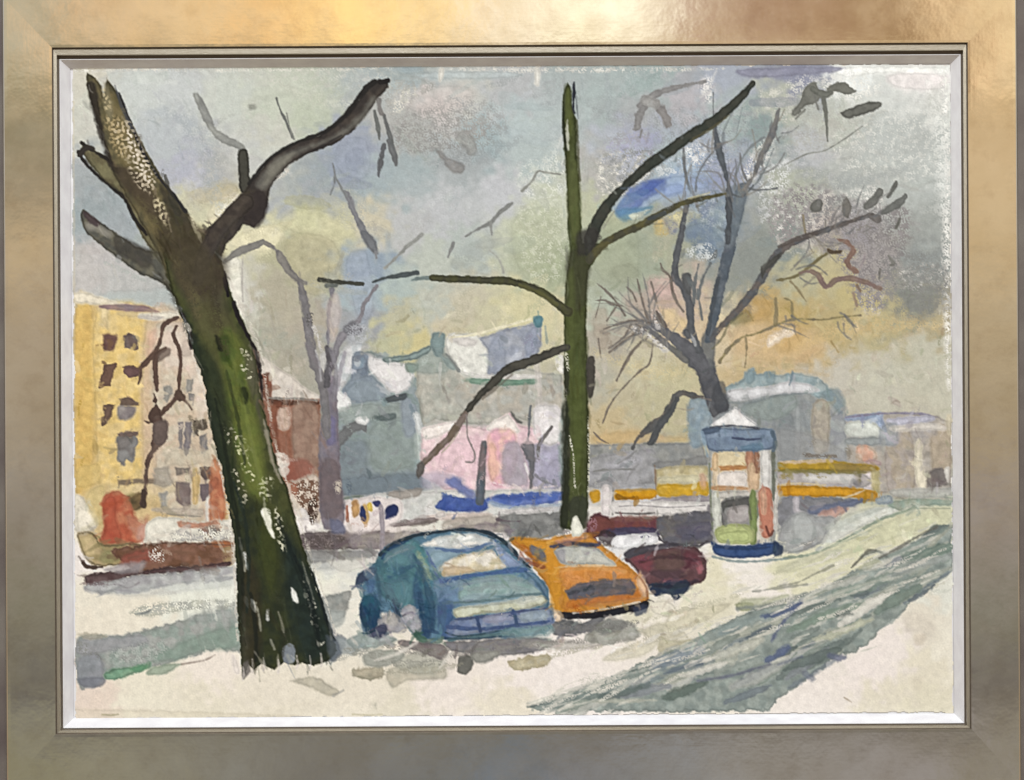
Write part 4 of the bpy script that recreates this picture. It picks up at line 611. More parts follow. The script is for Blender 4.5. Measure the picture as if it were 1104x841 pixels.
B('45463f', '344 301 5 356 303 4.5 374 305 5 391 306 4', w=.8); B('565c5c', '352 308 5 362 308 5', a=.8); B('50585a', '402 304 2 415 300 4 432 297 5.5 450 294 5', w=.7); B('6f8080', '444 302 2 455 300 4 466 299 4', a=.85)
# --------- right tree
K('painted_tree', 'spreading grey bare tree rising behind the poster column')
d = '606166'
P('5f6064', '748 374 757 384 770 390 772 400 778 418 786 440 776 446 769 450 764 440 757 424 752 404 742 392', s=1.6, w=1, c2='54565c'); P('4a4d52', '768 420 780 412 786 440 776 446 770 440', s=3, a=.6); P('6c6f70', '758 360 770 356 770 392 762 400 754 388', s=3, a=.9)
B(d, '760 398 14 748 382 17 734 370 14 720 360 10 706 352 8 698 350 5', w=1, c2='66676c'); B('5c5f63', '754 378 8 745 355 8 744 330 9 737 312 8 728 298 8 729 280 7 733 260 7 737 238 6 740 222 5', w=.9, dry=.05); P('5b5d5e', '734 298 742 294 746 304 744 318 738 312', s=1.6)
B('56606a', '764 366 8 770 340 11 776 310 12 782 285 12 787 262 13 792 235 15 798 212 14 802 200 8', w=1.2, c2='666e76'); B('4c5258', '763 360 4 768 330 5 775 300 5', a=.7); P('727e86', '790 200 806 204 804 220 796 250 788 262 786 230', s=4, a=.6)
B('50555a', '785 262 5 786 240 6 786 220 8 785 205 6', w=1); B('5a6066', '788 210 4 783 190 5 776 165 8 772 148 6 770 130 3', w=.9); B('6a6e70', '770 150 1.5 769 120 1.5 769 100 1', a=.8); B('6c6e6e', '742 200 1.5 738 180 3 737 160 2', a=.9); B('70757a', '750 206 2.5 752 190 2 762 172 2 772 160 1.6', a=.8); B('747b80', '745 208 3 739 190 3', a=.8)
B('6e7072', '802 205 4 812 190 4 820 170 6 830 150 8 836 132 6 840 118 3', w=.9, c2='85827c'); B('7a7b7c', '806 196 2 800 182 2 798 165 1.4'); B('74787a', '800 200 2 815 205 2 838 203 1.6'); B('80807e', '820 188 2 836 180 2 846 165 1.4', a=.7); B('6d7678', '798 208 4 810 204 2 826 180 2 834 160 1.4', a=.7); B('7f8688', '778 146 1.2 790 120 1.6 796 108 1.2', a=.7); B('80888a', '794 144 1 800 116 1.2', a=.6); B('8a8c88', '784 210 4 770 196 2 762 186 1.4', a=.6); B('7d8486', '792 204 3 796 180 2 808 160 3 824 148 2', dry=.2, a=.8)
B('7a7468', '840 130 2 846 118 1.2', a=.6); B('60666a', '786 208 3 800 212 2 812 200 2', dry=.2)
B('5d5f62', '768 366 5 775 355 7 790 340 8 806 322 9 816 308 8 826 292 8 836 276 9 852 264 8 866 256 6 884 250 6 905 243 6 925 236 5 940 231 4', w=.9, c2='69625e'); P('50504c', '820 288 830 280 842 272 838 282 826 292 822 300', s=1.6); B('5d5550', '840 266 3 858 258 6 880 252 5', a=.8); B('65605c', '938 232 7 946 236 9', dry=.2, a=.8)
B('6c6a50', '768 376 2 778 365 2.5 786 350 3 800 338 2', a=.6)
B('8a7f66', '776 390 4 786 376 3.5 800 364 3 814 360 3 834 352 2.5 856 344 3 885 345 2.5 905 342 2.5 928 340 2', w=.8, c2='96895e'); B('8f8262', '804 364 2.5 805 378 2 803 396 2', a=.8); B('8d815f', '836 350 5 837 335 4 836 322 4', a=.85); B('8f845f', '854 343 3 854 330 3 852 324 2.5 846 322 1.6', a=.8); B('99834e', '812 346 2 806 336 2.5 800 336 1.4', a=.7)
B('7b7250', '838 302 2.5 855 299 3 866 293 3.5 878 283 3 892 273 3'); P('5e5040', '892 268 900 270 908 270 905 274 894 273', s=1.4); B('8a7668', '862 294 2.5 874 293 4 882 297 6 888 307 7 893 308 6 902 302 6 918 300 6 932 304 6 949 311 4', w=.9, c2='86706a'); B('8a6f62', '903 258 2 914 262 5 920 270 5 914 280 6 916 288 6 924 293 3', dry=.12, w=1.3); B('8c7e5c', '852 303 2 860 312 2.5 869 325 2', a=.75); B('91856a', '866 232 1.5 868 250 2'); B('978070', '920 316 3 924 330 2.5', a=.7); B('7c6452', '924 308 4 928 314 3', a=.7)
B('a8905c', '896 368 1.6 904 380 2', a=.7); B('b39460', '856 356 2 862 368 1.6', a=.5)
t = '7a7168'
for q in ('700 350 3 694 330 2.6 690 314 2.6 687 301 1.6', '698 348 3 708 345 2', '708 326 2 706 318 2.4 702 304 1.6', '715 292 3 712 284 1.6', '716 292 3 723 300 3 725 314 3.5 730 326 3 737 336 1.6', '686 325 1.6 682 316 2 676 310 1.4', '674 340 2.6 666 328 2.6 656 316 2.6 644 306 1.6', '672 330 1.5 660 328 3 652 324 2 642 324 1', '666 328 2 658 340 2 654 346 1', '696 346 3 680 346 2.6 665 350 2.4 651 355 1.6', '702 358 2.6 686 360 2.4 672 368 2.6 657 380 2', '680 350 2 672 364 2.6 656 376 1.4', '700 362 2 686 374 3 676 388 3.5 665 410 2', '704 372 2 700 392 2 690 400 2 672 418 2 658 436 2 650 456 2.5', '686 350 3 694 356 4 700 360 3', '682 360 2 700 350 2', '712 362 1.6 704 368 1.6', '642 342 1.4 648 320 1', '645 365 1.6 648 386 1.2', '640 466 1.5 648 474 2 656 478 1'):
    B(t, q, w=.7, c2='6a6058', a=.88)
P('d9d7d6', '696 350 704 354 712 366 724 372 716 380 702 368 694 358', s=2, dry=.25, a=.75); P('dcd8d4', '684 350 696 356 690 362 680 354', s=1.5, dry=.35, a=.8); P('ded9d4', '703 334 712 338 718 350 710 356 704 346', s=2, dry=.35, a=.7); B('6b625c', '708 336 3 712 344 5 718 352 4', dry=.15, w=1); B('5a5c60', '696 352 4 708 362 6 722 374 7 740 388 8', a=.8); B('d8dadb', '738 356 3 746 364 4 750 372 3', a=.6, dry=.2); P('5f6266', '736 356 742 354 746 364 740 366', s=1.6)
for q in ('748 318 4 750 300 3 753 285 2.5', '752 322 4 758 300 3 766 284 3', '757 345 2.5 754 325 2 752 312 2', '764 280 3 770 276 5 772 270 3', '742 300 5 748 312 5 748 326 4'):
    B('6c7274', q, w=.8, a=.9)
P('cfd4d4', '740 268 764 262 772 276 760 282 742 276', s=2, dry=.5, a=.7, own=0)
B('5b5c5c', '757 428 3 748 427 6 738 424 6 730 426 7 724 436 6 716 448 6 706 456 8 698 464 8 688 472 4 682 484 2', w=1.1, c2='6b6560'); B('55585a', '730 430 5 722 446 7 712 458 8 704 474 7 700 478 5', w=1); B('8f8f90', '686 486 2 676 494 2.5 666 500 1.6', a=.8); B('77706c', '757 429 3 766 431 2'); B('a19584', '730 440 1.2 742 442 1.6 748 440 1', a=.5)
rt = np.random.RandomState(3)
for x, y, a0, l0, n_ in ((802, 205, -1.2, 30, 6), (786, 215, -1.6, 36, 5), (740, 225, -1.7, 34, 6), (836, 150, -1.2, 22, 4), (820, 175, -1.0, 26, 4), (772, 160, -1.6, 26, 5), (700, 350, -2.2, 40, 10), (690, 352, 2.7, 34, 8), (716, 360, -1.6, 34, 6), (900, 245, -.8, 22, 7), (930, 236, -.6, 22, 8), (880, 252, .6, 26, 6), (850, 345, .9, 24, 5), (860, 296, -.6, 24, 6), (905, 345, .7, 20, 4)):
    for _ in range(n_):
        t_ = a0+rt.randn()*.45; l_ = l0*(.5+rt.rand()); sx_, sy_ = x+rt.randn()*6, y+rt.randn()*6
        mx_, my_ = sx_+math.cos(t_)*l_*.5+rt.randn()*2, sy_+math.sin(t_)*l_*.5+rt.randn()*2
        B(['7c7a78', '6c6e70', '8a857c'][rt.randint(3)], [[sx_, sy_, 2.2], [mx_, my_, 1.7], [mx_+math.cos(t_+rt.randn()*.4)*l_*.5, my_+math.sin(t_+rt.randn()*.4)*l_*.5, .8]], a=.6, w=.6, own=0)
# --------- central green tree
K('painted_tree', 'straight mossy green tree trunk in the centre with dark forked branches')
P('434a28', '612 89 617 98 616 112 620 124 622 140 622 170 625 205 626 235 628 262 640 262 650 262 644 276 634 292 633 310 632 360 634 400 634 440 635 480 634 520 634 548 632 570 618 572 604 568 605 548 608 520 609 460 608 400 608 340 610 304 614 270 612 240 611 205 609 170 607 140 606 118 607 102', k=1, s=1.4, w=.7, e=.28, c2='4d5530')
P('5d6634', '612 96 616 110 616 130 614 150 612 132 610 110', s=4, a=.75); P('5b6238', '614 180 624 180 626 240 620 262 614 240', s=4, a=.7); P('3f3f30', '612 274 634 268 636 290 630 330 612 332 610 300', s=5, a=.6); P('5a6434', '612 300 620 300 619 400 614 440 611 400', s=4, a=.55); P('55602f', '618 400 628 400 630 470 626 520 618 520 616 460', s=4, a=.6); P('2b2f26', '606 440 613 440 614 520 612 566 604 566 606 510', s=3, a=.8); P('3b3f34', '614 540 632 536 632 566 616 568', s=4, a=.8)
P('d6d8c8', '610 134 613 130 613 160 611 156', s=1.2, a=.8); B('2f333c', '619 89 2.4 619 100 2.6 618 116 2 619 122 2'); B('272c1e', '607 110 2.5 608 140 3 610 162 2.5', a=.8); B('3a3b20', '622 130 3 623 160 3 625 195 2.5', a=.6)
P('4c4842', '633 388 641 386 641 420 636 430 633 420', s=1.4, w=.7); P('33352a', '608 398 613 400 613 424 609 422', s=1.6, a=.8); P('c9c9b0', '609 380 613 384 614 398 610 396', dry=.4, s=1.2); B('cfceb8', '614 470 1 618 490 1.6 619 510 1.4 620 525 2', dry=.35, w=.6); B('d0cfba', '634 450 1.2 635 490 1.6 634 530 1.4', dry=.4, w=.6)
P('dcdccc', '617 561 621 556 625 562 629 574 622 579 616 576', s=1.4, w=.8)
B('42443c', '634 272 8 638 254 14 646 236 13 656 220 12 668 206 9 684 192 10 700 178 12 722 162 12 742 148 12 760 137 12 780 122 11 798 106 9 812 90 6', w=.8, c2='3a3f38', e=.2); B('6a6448', '744 152 2 768 138 3 786 124 2', a=.6); B('8c8c82', '650 246 2 662 228 2', a=.5); P('3a3835', '622 252 640 246 646 256 638 272 624 274', s=5, a=.8)
B('4b4a3a', '636 280 9 650 264 9 670 252 8 690 243 9 705 235 9 722 226 7 740 218 6 762 213 5 782 209 3', w=.8, c2='5c5838'); B('46505c', '700 236 4 716 230 5', a=.6); B('c2bb92', '742 214 2 765 208 1.6', a=.7)
B('4f5034', '612 336 11 604 330 9 594 322 9 578 312 9 560 306 8 545 303 9 520 302 8 494 301 8 466 300 7', w=.8, c2='484838', e=.2); B('6c6a3c', '560 307 3 580 315 4 600 328 4', a=.6)
B('4e4c44', '612 374 7 598 379 9 580 386 10 565 392 10 548 398 11 540 404 9 530 414 9 518 426 7 506 440 7 500 448 6', w=1, c2='45443e', e=.2); B('6e665a', '520 430 3 535 418 3 552 404 3', a=.6); B('6f6152', '502 446 6 492 462 10 484 472 7 474 482 7 464 492 7 455 500 6', w=1, c2='80726a'); P('66625f', '450 500 456 498 458 506 452 516 448 512', s=2)
B('b9b09a', '494 466 1.6 486 478 1.6 476 488 1', a=.7); B('8a8280', '503 448 1.4 504 470 1.6 508 480 2 512 490 2 510 498 2 502 498 1.4', a=.9, w=.6)
# --------- big leaning tree, left
B('d9d2c4', '190 330 2 202 362 2.5 214 400 2.5 226 450 2.5 238 506 3 248 560 3 253 620 3 256 690 2', a=.75, own=0, w=1, dry=.25)
B('dcd6c8', '244 290 2 256 322 3 270 352 3 282 384 2.5 290 440 3 300 490 3 316 540 3 334 596 2.5 350 644 2 362 684 2', a=.7, own=0, w=1, dry=.25)
kb = K('painted_tree', 'massive leaning dark olive tree at left with cut limbs')
G = dict(k=0, s=1.3, w=.9, e=.32)
B('8a8c88', '211 103 7 220 120 9 228 138 8 236 146 9 246 152 9 256 156 8 262 160 7', w=1, c2='9a9c95', a=.95)
P('47463e', '256 164 264 161 268 168 269 190 271 206 260 208 257 190', **G)
P('665f45', '88 160 95 156 106 164 118 172 134 196 150 220 168 250 184 280 166 272 150 250 138 222 124 204 108 192 96 176', **G, c2='777252'); B('2d2a26', '85 164 4 92 176 3.5 104 188 3.5 120 202 3 134 214 4 144 234 4 158 252 4', w=.7); B('2f2c28', '88 154 3 96 160 4 110 168 3 122 176 5', w=.8); B('3a3530', '86 166 6 92 160 7 100 160 4', w=1)
P('56564e', '88 226 96 230 106 238 124 250 142 262 160 270 172 272 190 290 196 320 188 318 172 304 152 296 140 288 126 278 108 264 94 252 88 240', k=0, s=1.3, w=.9, e=.3, c2='6b6858'); P('9a968a', '92 240 102 240 120 250 118 256 104 250 94 248', s=3, a=.7); P('403d38', '126 254 150 264 164 272 160 290 140 280 124 270', s=4, a=.65); P('4a3c40', '90 228 98 232 108 240 104 244 92 236', s=2, a=.8)
P('55503a', '94 79 103 84 109 92 112 104 115 84 124 97 129 106 134 116 146 140 159 164 172 188 188 210 204 232 212 256 214 280 220 300 196 312 180 300 172 276 160 254 148 234 136 212 124 190 112 156 104 130 97 106 93 90', k=1, s=1.3, w=.8, e=.3, c2='6d6344')
P('7b6d48', '118 100 126 106 140 140 154 170 168 204 176 240 186 272 170 262 152 226 136 192 122 158 112 120', s=6, a=.75, c2='6f6440'); P('2f2a26', '94 92 102 90 108 120 112 146 120 170 128 186 118 180 108 150 100 122', s=3, a=.8); P('443a30', '124 182 142 182 160 200 176 226 196 246 204 280 184 270 166 240 146 216 132 200', s=6, a=.75); P('3a362e', '172 200 190 220 206 240 208 266 196 262 184 236', s=5, a=.7); P('8b8468', '112 90 118 98 122 120 118 132 112 112', s=3, a=.6)
B('2e2e30', '128 100 2.4 136 120 3 146 146 3 156 168 4 166 184 3 178 200 3 190 214 4 200 228 4', w=.6); B('4a4c50', '124 92 1.4 128 106 2 134 122 3 144 142 4', w=.5, a=.9)
for c, pp, dr, al in (('d2c3a6', '120 138 138 130 152 158 168 190 164 208 148 200 134 172', .60, .8), ('d8cdba', '136 140 148 150 158 176 166 194 156 196 144 170', .58, .8), ('b8a272', '114 128 130 128 136 160 128 170 118 150', .55, .75), ('d9cba2', '166 212 176 218 184 250 178 252 168 230', .55, .9), ('cbb98c', '110 94 118 110 120 134 114 120', .6, .8)):
    P(c, pp, dry=dr+.05, a=al*.9, s=4, w=1.2, e=0, own=0, q=1)
B('3f3d34', '178 190 3 184 212 6 192 230 8', a=.7)
P('3c3734', '213 262 222 248 236 236 246 228 256 220 262 208 270 196 280 184 292 168 306 160 324 151 346 146 362 134 376 122 388 106 398 92 408 86 419 86 419 94 408 106 396 122 382 140 366 152 348 160 330 167 312 178 302 188 292 202 289 216 284 236 274 246 262 242 254 254 244 264 238 280 240 296 224 300', k=1, s=1.3, w=.9, e=.25, c2='49423c')
P('77756c', '276 196 296 172 320 160 346 152 368 140 388 122 400 104 404 108 388 132 366 148 340 158 316 170 300 186 288 202 280 204', s=4, a=.75, c2='6c6a62'); P('8f8c7c', '290 180 304 170 316 166 306 180 292 196 284 198', s=4, a=.5); B('2e2c2a', '268 198 3 284 178 4 300 164 3.5 324 152 3.5 350 142 4 372 124 5 392 98 6 404 88 6', w=.7); B('292625', '410 89 5 418 87 5'); P('d9d4c8', '298 192 308 182 312 184 302 194', s=1.4, dry=.4, own=0, a=.8); B('2f2c2c', '330 166 2 350 156 2 368 146 2', a=.6); P('37302f', '262 212 284 206 288 226 280 244 266 240 258 228', s=4, a=.7)
TR = '176 272 190 262 206 258 214 262 232 268 238 278 242 292 246 306 252 324 262 346 272 368 277 392 280 414 285 440 291 466 296 490 304 512 312 534 319 560 326 586 332 606 339 628 346 648 352 668 360 688 364 702 354 712 338 718 326 714 318 718 306 714 296 722 282 716 274 722 268 716 263 732 260 722 259 690 256 660 255 620 253 590 249 560 243 530 239 505 233 484 226 456 222 424 218 408 210 384 200 352 190 328 182 306'
P('3f4428', TR, k=1, s=1.3, w=1.1, e=.35, c2='4a4e2c')
sv = CV.copy(); MK = OWN == cur
P('4d4838', '186 282 236 278 244 330 250 360 220 360 204 330', s=12, a=.85, c2='55513c', own=0); P('5a5a34', '212 330 246 340 256 380 240 400 222 380', s=10, a=.6, own=0)
P('586a2c', '236 360 262 370 272 430 284 500 282 540 262 520 248 450', s=10, a=.8, c2='66702f', own=0); P('6c7434', '256 440 274 440 286 500 284 530 268 520', s=8, a=.6, own=0)
P('242c24', '196 336 214 370 226 420 238 470 250 540 256 600 268 660 262 700 250 600 236 500 218 430', s=8, a=.9, w=2, own=0); P('2b3426', '214 370 236 400 246 450 256 520 268 600 256 590 240 520 226 450', s=10, a=.7, own=0)
P('272e24', '256 540 300 560 330 600 352 660 358 710 300 716 262 722 258 640', s=14, a=.75, c2='323824', own=0); P('434a22', '282 540 296 560 300 610 292 640 280 600', s=10, a=.7, own=0); P('1f2a2a', '306 580 330 610 350 660 356 700 330 712 312 660', s=12, a=.7, c2='263434', own=0)
P('3b3326', '262 600 278 620 282 680 278 712 262 712', s=9, a=.6, own=0); P('5c5a4a', '262 660 268 700 262 720', s=6, a=.4, own=0); P('30401e', '236 366 246 362 250 384 240 390', s=6, a=.7, own=0); P('1d2018', '232 362 238 366 240 378 234 376', s=2.4, a=.85, own=0); P('1f2616', '258 420 266 418 268 432 262 436', s=2.4, a=.8, own=0); P('3c2f38', '190 276 214 270 224 292 206 300', s=9, a=.5, own=0)
P('655f52', '264 380 276 392 280 440 286 470 276 440 266 410', s=5, a=.55, own=0)
for c, pp, dr in (('c9c6a8', '258 376 270 384 272 408 262 404', .72), ('cfcfa0', '250 464 262 470 270 500 276 520 268 516 256 490', .72), ('d0d0b0', '284 512 294 518 290 540 278 530', .6), ('d6d4b8', '296 548 304 560 306 592 300 586', .6), ('c0bfae', '326 626 340 650 344 680 334 668', .78), ('c8c3a8', '250 505 262 520 268 548 258 540', .74), ('bdb9a0', '240 460 250 456 256 480 248 480', .8)):
    P(c, pp, dry=min(dr+.13, .93), a=.8, s=3, w=1, e=0, own=0, q=1)
for c, pp in (('d9d9c6', '281 551 286 547 291 550 293 566 296 580 291 576 285 562'), ('d6d8d0', '314 634 318 637 322 648 320 651 315 646'), ('b8bab4', '262 596 266 598 268 614 264 610'), ('c6c6bc', '270 646 274 648 276 660 272 656'), ('7c848c', '304 700 312 694 318 700 316 714 306 714'), ('b9bbb6', '287 660 290 656 290 668 287 668'), ('cfccbc', '341 690 346 694 350 692 344 698')):
    P(c, pp, s=1.6, w=.8, e=0, own=0)
B('26302a', '252 520 3 264 560 4 268 610 4 266 660 3', a=.7, own=0); B('222a1c', '244 400 3 256 450 4 264 500 3', a=.5, own=0); B('6e7440', '268 460 2 276 500 3 280 520 2', a=.5, own=0); B('1c2424', '318 600 3 334 640 4 344 690 4', a=.7, own=0)
CV[~MK] = sv[~MK]
B('1f1c20', '242 293 3 243 305 5 246 319 3', w=.7); B('262224', '252 326 4 256 340 4.5 262 352 4 270 368 3.5 276 378 3', w=.7); B('2b2524', '276 380 4 280 400 4 283 430 2', w=1); B('2a2524', '196 338 3 202 352 4 205 366 4 206 376 3', w=1); P('8c9594', '192 330 195 332 202 350 208 368 206 370 200 352', s=1.2, a=.7, own=0); P('e0dccf', '198 350 202 348 206 354 204 358', s=1.2, own=0, a=.9)
B('222a2a', '334 610 2 344 640 3 352 668 3 360 690 4', w=.8); P('5a6470', '352 686 364 692 368 706 356 712', s=3, a=.7); P('6f6a66', '262 716 268 712 270 724 262 732', s=2, a=.8); P('dbd2cc', '250 706 256 712 258 726 252 724', s=3, a=.6, own=0)
P('cdbfb0', '284 452 290 470 296 500 304 520 300 516 290 490', s=2, a=.6, own=0); P('e0d8cc', '300 506 308 500 312 508 306 514', s=1.5, dry=.2, a=.8, own=0)
for i, (x, y) in enumerate(((262, 728), (272, 720), (284, 718), (300, 720), (320, 716), (334, 716), (346, 714))):
    B('d8cfc8', [[x, y-9, 1], [x+1, y, 2.2], [x, y+5, 2]], a=.7, own=0, w=.8)
for c_, p_, a_ in (('c9c6b4', '258 580 1.5 262 600 2.5 264 616 1.5', .7), ('c4c2ae', '276 650 1.2 280 668 2.4 281 680 1.2', .7), ('bdb9a6', '300 660 1 304 672 2 306 682 1', .6), ('c4c2b0', '292 690 1.5 296 700 2.5', .6), ('c9c6b4', '326 606 1 332 626 2 338 646 1.2', .5), ('8e9a48', '262 430 2 270 470 4 280 512 5 288 540 3', .35), ('7e8a42', '246 372 3 254 400 5 262 436 4', .3), ('1b211c', '232 430 2 242 480 4 250 530 5 258 580 5 262 640 4', .55), ('1d2422', '300 560 3 318 606 5 334 652 5 344 700 4', .5), ('19201e', '270 640 3 276 680 5 276 712 4', .55)):
    B(c_, p_, a=a_, own=0, s=1.6)
P('4a4232', '186 268 200 262 222 262 238 272 244 292 240 312 214 322 196 312 186 292', s=16, a=.85, c2='43392f', e=0, own=0, w=1)
DABS(90, 80, 215, 300, 200, (6, 22), (1, 4), (.2, .5), 2, 8, 1.1, .3)
DABS(640, 130, 960, 450, 260, (6, 20), (1.5, 5), (.2, .45), 3, 10, -1, .7)
DABS(200, 300, 360, 720, 420, (8, 34), (1, 5), (.2, .5), 3, 8, 1.3, .2)
DABS(606, 90, 636, 570, 120, (8, 30), (1, 4), (.2, .5), 1.5, 9, 1.57, .1)
for c_, p_, a_ in (('62593c', '150 214 6 176 252 12 198 296 14 214 340 10', .55), ('3f392c', '270 206 6 240 250 12 228 296 12 236 350 8', .6), ('4f4a30', '184 240 8 208 280 12 226 330 12 244 380 8', .5), ('2e2a22', '172 296 3 190 326 5 206 366 6', .5), ('6f6a42', '166 236 3 190 276 5 216 330 5', .4)):
    B(c_, p_, a=a_, own=0, s=5, w=1.5, dry=.25)
P('4c4531', '168 250 186 240 212 244 226 256 216 274 192 278 176 274', s=12, a=.92, e=0, own=0, c2='453d2e')
DABS(165, 230, 245, 300, 70, (10, 30), (1.5, 5), (.3, .6), 5, 10, 1.1, .3)
B('413a35', '214 300 14 222 272 17 234 250 17 248 234 18 264 218 20', own=0, s=1.6, w=.9, e=.2, c2='4c443c')
B('55504a', '224 284 4 238 256 5 254 236 4', a=.4, own=0, s=4)
P('4a4333', '192 276 212 262 226 272 232 300 210 312 196 300', s=12, a=.8, e=0, own=0)
P('7d868e', '748 250 760 230 776 226 782 262 764 274', s=8, a=.0, own=0)
# --------- sheet edges (deckle, bare margin)
P('cabfa4', '80 764 300 770 300 775 80 776', s=3, a=.4, own=0); B('a79f7c', '110 770 1.5 120 771 2.5 128 770 1.5', a=.6, own=0); B('b0a880', '380 770 1.4 400 771 2 412 770 1.4', a=.5, own=0)
B('d8c59a', '79 110 2 80 300 2 81 500 2', a=.3, own=0)
SAT, GAIN, LIFT, ALB = .86, 1.2, -1, .9
# ---------------------------------------------------------------- building
def material(name, color=None, rough=.8, metal=0, spec=.3):
    m = bpy.data.materials.new(name); m.use_nodes = True
    b = m.node_tree.nodes['Principled BSDF']
    if color is not None: b.inputs['Base Color'].default_value = (*[float(x) for x in color], 1)
    b.inputs['Roughness'].default_value = rough; b.inputs['Metallic'].default_value = metal; b.inputs['Specular IOR Level'].default_value = spec
    return m, m.node_tree, b
def noise(t, scale, detail=3, vec=None, rough=.5):
    n = t.nodes.new('ShaderNodeTexNoise'); n.inputs['Scale'].default_value = scale; n.inputs['Detail'].default_value = detail; n.inputs['Roughness'].default_value = rough
    if vec: t.links.new(vec, n.inputs[0])
    return n.outputs[0]
def mapping(t, scale):
    tc = t.nodes.new('ShaderNodeTexCoord'); mp = t.nodes.new('ShaderNodeMapping'); mp.inputs['Scale'].default_value = scale
    t.links.new(tc.outputs['Object'], mp.inputs[0]); return mp.outputs[0]
def bump(t, b, h, strength, dist, prev=None):
    n = t.nodes.new('ShaderNodeBump'); n.inputs['Strength'].default_value = strength; n.inputs['Distance'].default_value = dist
    t.links.new(h, n.inputs['Height'])
    if prev: t.links.new(prev, n.inputs['Normal'])
    t.links.new(n.outputs[0], b.inputs['Normal']); return n.outputs[0]
def nramp(t, f, a, b, pa=.35, pb=.65):
    r = t.nodes.new('ShaderNodeValToRGB'); t.links.new(f, r.inputs[0]); e = r.color_ramp.elements
    e[0].position, e[1].position = pa, pb; e[0].color = (*a, 1); e[1].color = (*b, 1); return r.outputs[0]
# paint on rough watercolour paper: the pigment sits in the vertex colours, the tooth is procedural
mp_, t, b = material('watercolour_paint', rough=.92, spec=.08)
at = t.nodes.new('ShaderNodeVertexColor'); at.layer_name = 'pigment'
gr = nramp(t, noise(t, 900, 3, mapping(t, (1, 1, 1))), (.975,)*3, (1.025,)*3)
mx = t.nodes.new('ShaderNodeMix'); mx.data_type = 'RGBA'; mx.blend_type = 'MULTIPLY'; mx.inputs[0].default_value = 1
t.links.new(at.outputs[0], mx.inputs[6]); t.links.new(gr, mx.inputs[7]); t.links.new(mx.outputs[2], b.inputs['Base Color'])
bump(t, b, noise(t, 420, 2, mapping(t, (1, 1, 1))), .22, .0004)
# plain paper edge, white liner, wall
mpap, t, b = material('paper_edge', (.70, .66, .58), .95, 0, .1); t.links.new(nramp(t, noise(t, 300), (.66, .62, .54), (.74, .70, .62)), b.inputs['Base Color'])
mlin, t, b = material('white_liner', (.8, .8, .8), .55, 0, .3)
t.links.new(nramp(t, noise(t, 60, 4, mapping(t, (1, 1, 3))), (.66, .65, .67), (.74, .74, .75)), b.inputs['Base Color']); bump(t, b, noise(t, 500), .15, .0003)
mwal, t, b = material('wall_paint', (.12, .1, .09), .6, 0, .3)
t.links.new(nramp(t, noise(t, 30, 4), (.10, .08, .075), (.17, .15, .13)), b.inputs['Base Color']); bump(t, b, noise(t, 90, 5), .3, .002)
# brushed champagne leaf over a soft ground
def leaf(name, tint, rough, along):
    m, t, b = material(name, tint, rough, 1)
    vec = mapping(t, (1, 1, 1)); st = mapping(t, (6, 60, 60) if along == 'x' else (60, 6, 60))
    tn = np.array(tint)
    big = noise(t, 22, 4, vec, .55)
    c1 = nramp(t, big, tuple(tn*np.array([.93, .90, .84])), tuple(np.minimum(tn*1.04, 1)), .3, .7)
    worn = nramp(t, noise(t, 55, 5, vec, .65), (.90, .88, .86), (1, 1, 1), .30, .50)
    x = t.nodes.new('ShaderNodeMix'); x.data_type = 'RGBA'; x.blend_type = 'MULTIPLY'; x.inputs[0].default_value = .9
    t.links.new(c1, x.inputs[6]); t.links.new(worn, x.inputs[7]); t.links.new(x.outputs[2], b.inputs['Base Color'])
    rr = t.nodes.new('ShaderNodeMapRange'); t.links.new(noise(t, 35, 4, vec, .6), rr.inputs[0]); rr.inputs[1].default_value = .3; rr.inputs[2].default_value = .7; rr.inputs[3].default_value = rough*.65; rr.inputs[4].default_value = rough*1.6
    t.links.new(rr.outputs[0], b.inputs['Roughness'])
    n1 = bump(t, b, noise(t, 7, 3, st), .015, .0006)
    n2 = bump(t, b, noise(t, 24, 4, vec, .6), .14, .0012, n1)
    return m
TN = (.86, .80, .70)
mface = {'x': leaf('champagne_leaf_horizontal', TN, .085, 'x'), 'y': leaf('champagne_leaf_upright', TN, .085, 'y')}
mlip, t, b = material('dull_leaf_edge', (.52, .46, .36), .45, 1); t.links.new(nramp(t, noise(t, 80, 4), (.36, .33, .26), (.56, .52, .44)), b.inputs['Base Color']); bump(t, b, noise(t, 200), .2, .0006)
mshade, t, b = material('rebate_shade', (.06, .045, .035), .6); t.links.new(nramp(t, noise(t, 120), (.10, .08, .06), (.18, .145, .11)), b.inputs['Base Color'])  # shade of the rebate and grooves, put in as a dark colour

def xy(px, py, z=0.):                    # the point that stands at picture position (px, py) when z above the sheet
    k = U*(DCAM-z)/DCAM; return ((px-CX)*k, (CY-py)*k, z)
A = math.radians(.32)
def rot(px, py):                         # the frame hangs a third of a degree askew
    x, y = px-552.5, py-420; return 552.5+x*math.cos(A)+y*math.sin(A), 420-x*math.sin(A)+y*math.cos(A)
def mesh(name, vs, fs, mats, parent=None, mi=None, smooth=False):
    me = bpy.data.meshes.new(name); me.from_pydata(vs, [], fs); me.update()
    for m in (mats if isinstance(mats, (list, tuple)) else [mats]): me.materials.append(m)
    if mi: me.polygons.foreach_set('material_index', mi)
    if smooth: me.polygons.foreach_set('use_smooth', [True]*len(fs))
    o = bpy.data.objects.new(name, me); sc.collection.objects.link(o); o.parent = parent; return o
def empty(name, label, cat, loc=(0, 0, 0)):
    o = bpy.data.objects.new(name, None); sc.collection.objects.link(o); o.empty_display_size = .05; o['label'] = label; o['category'] = cat; return o
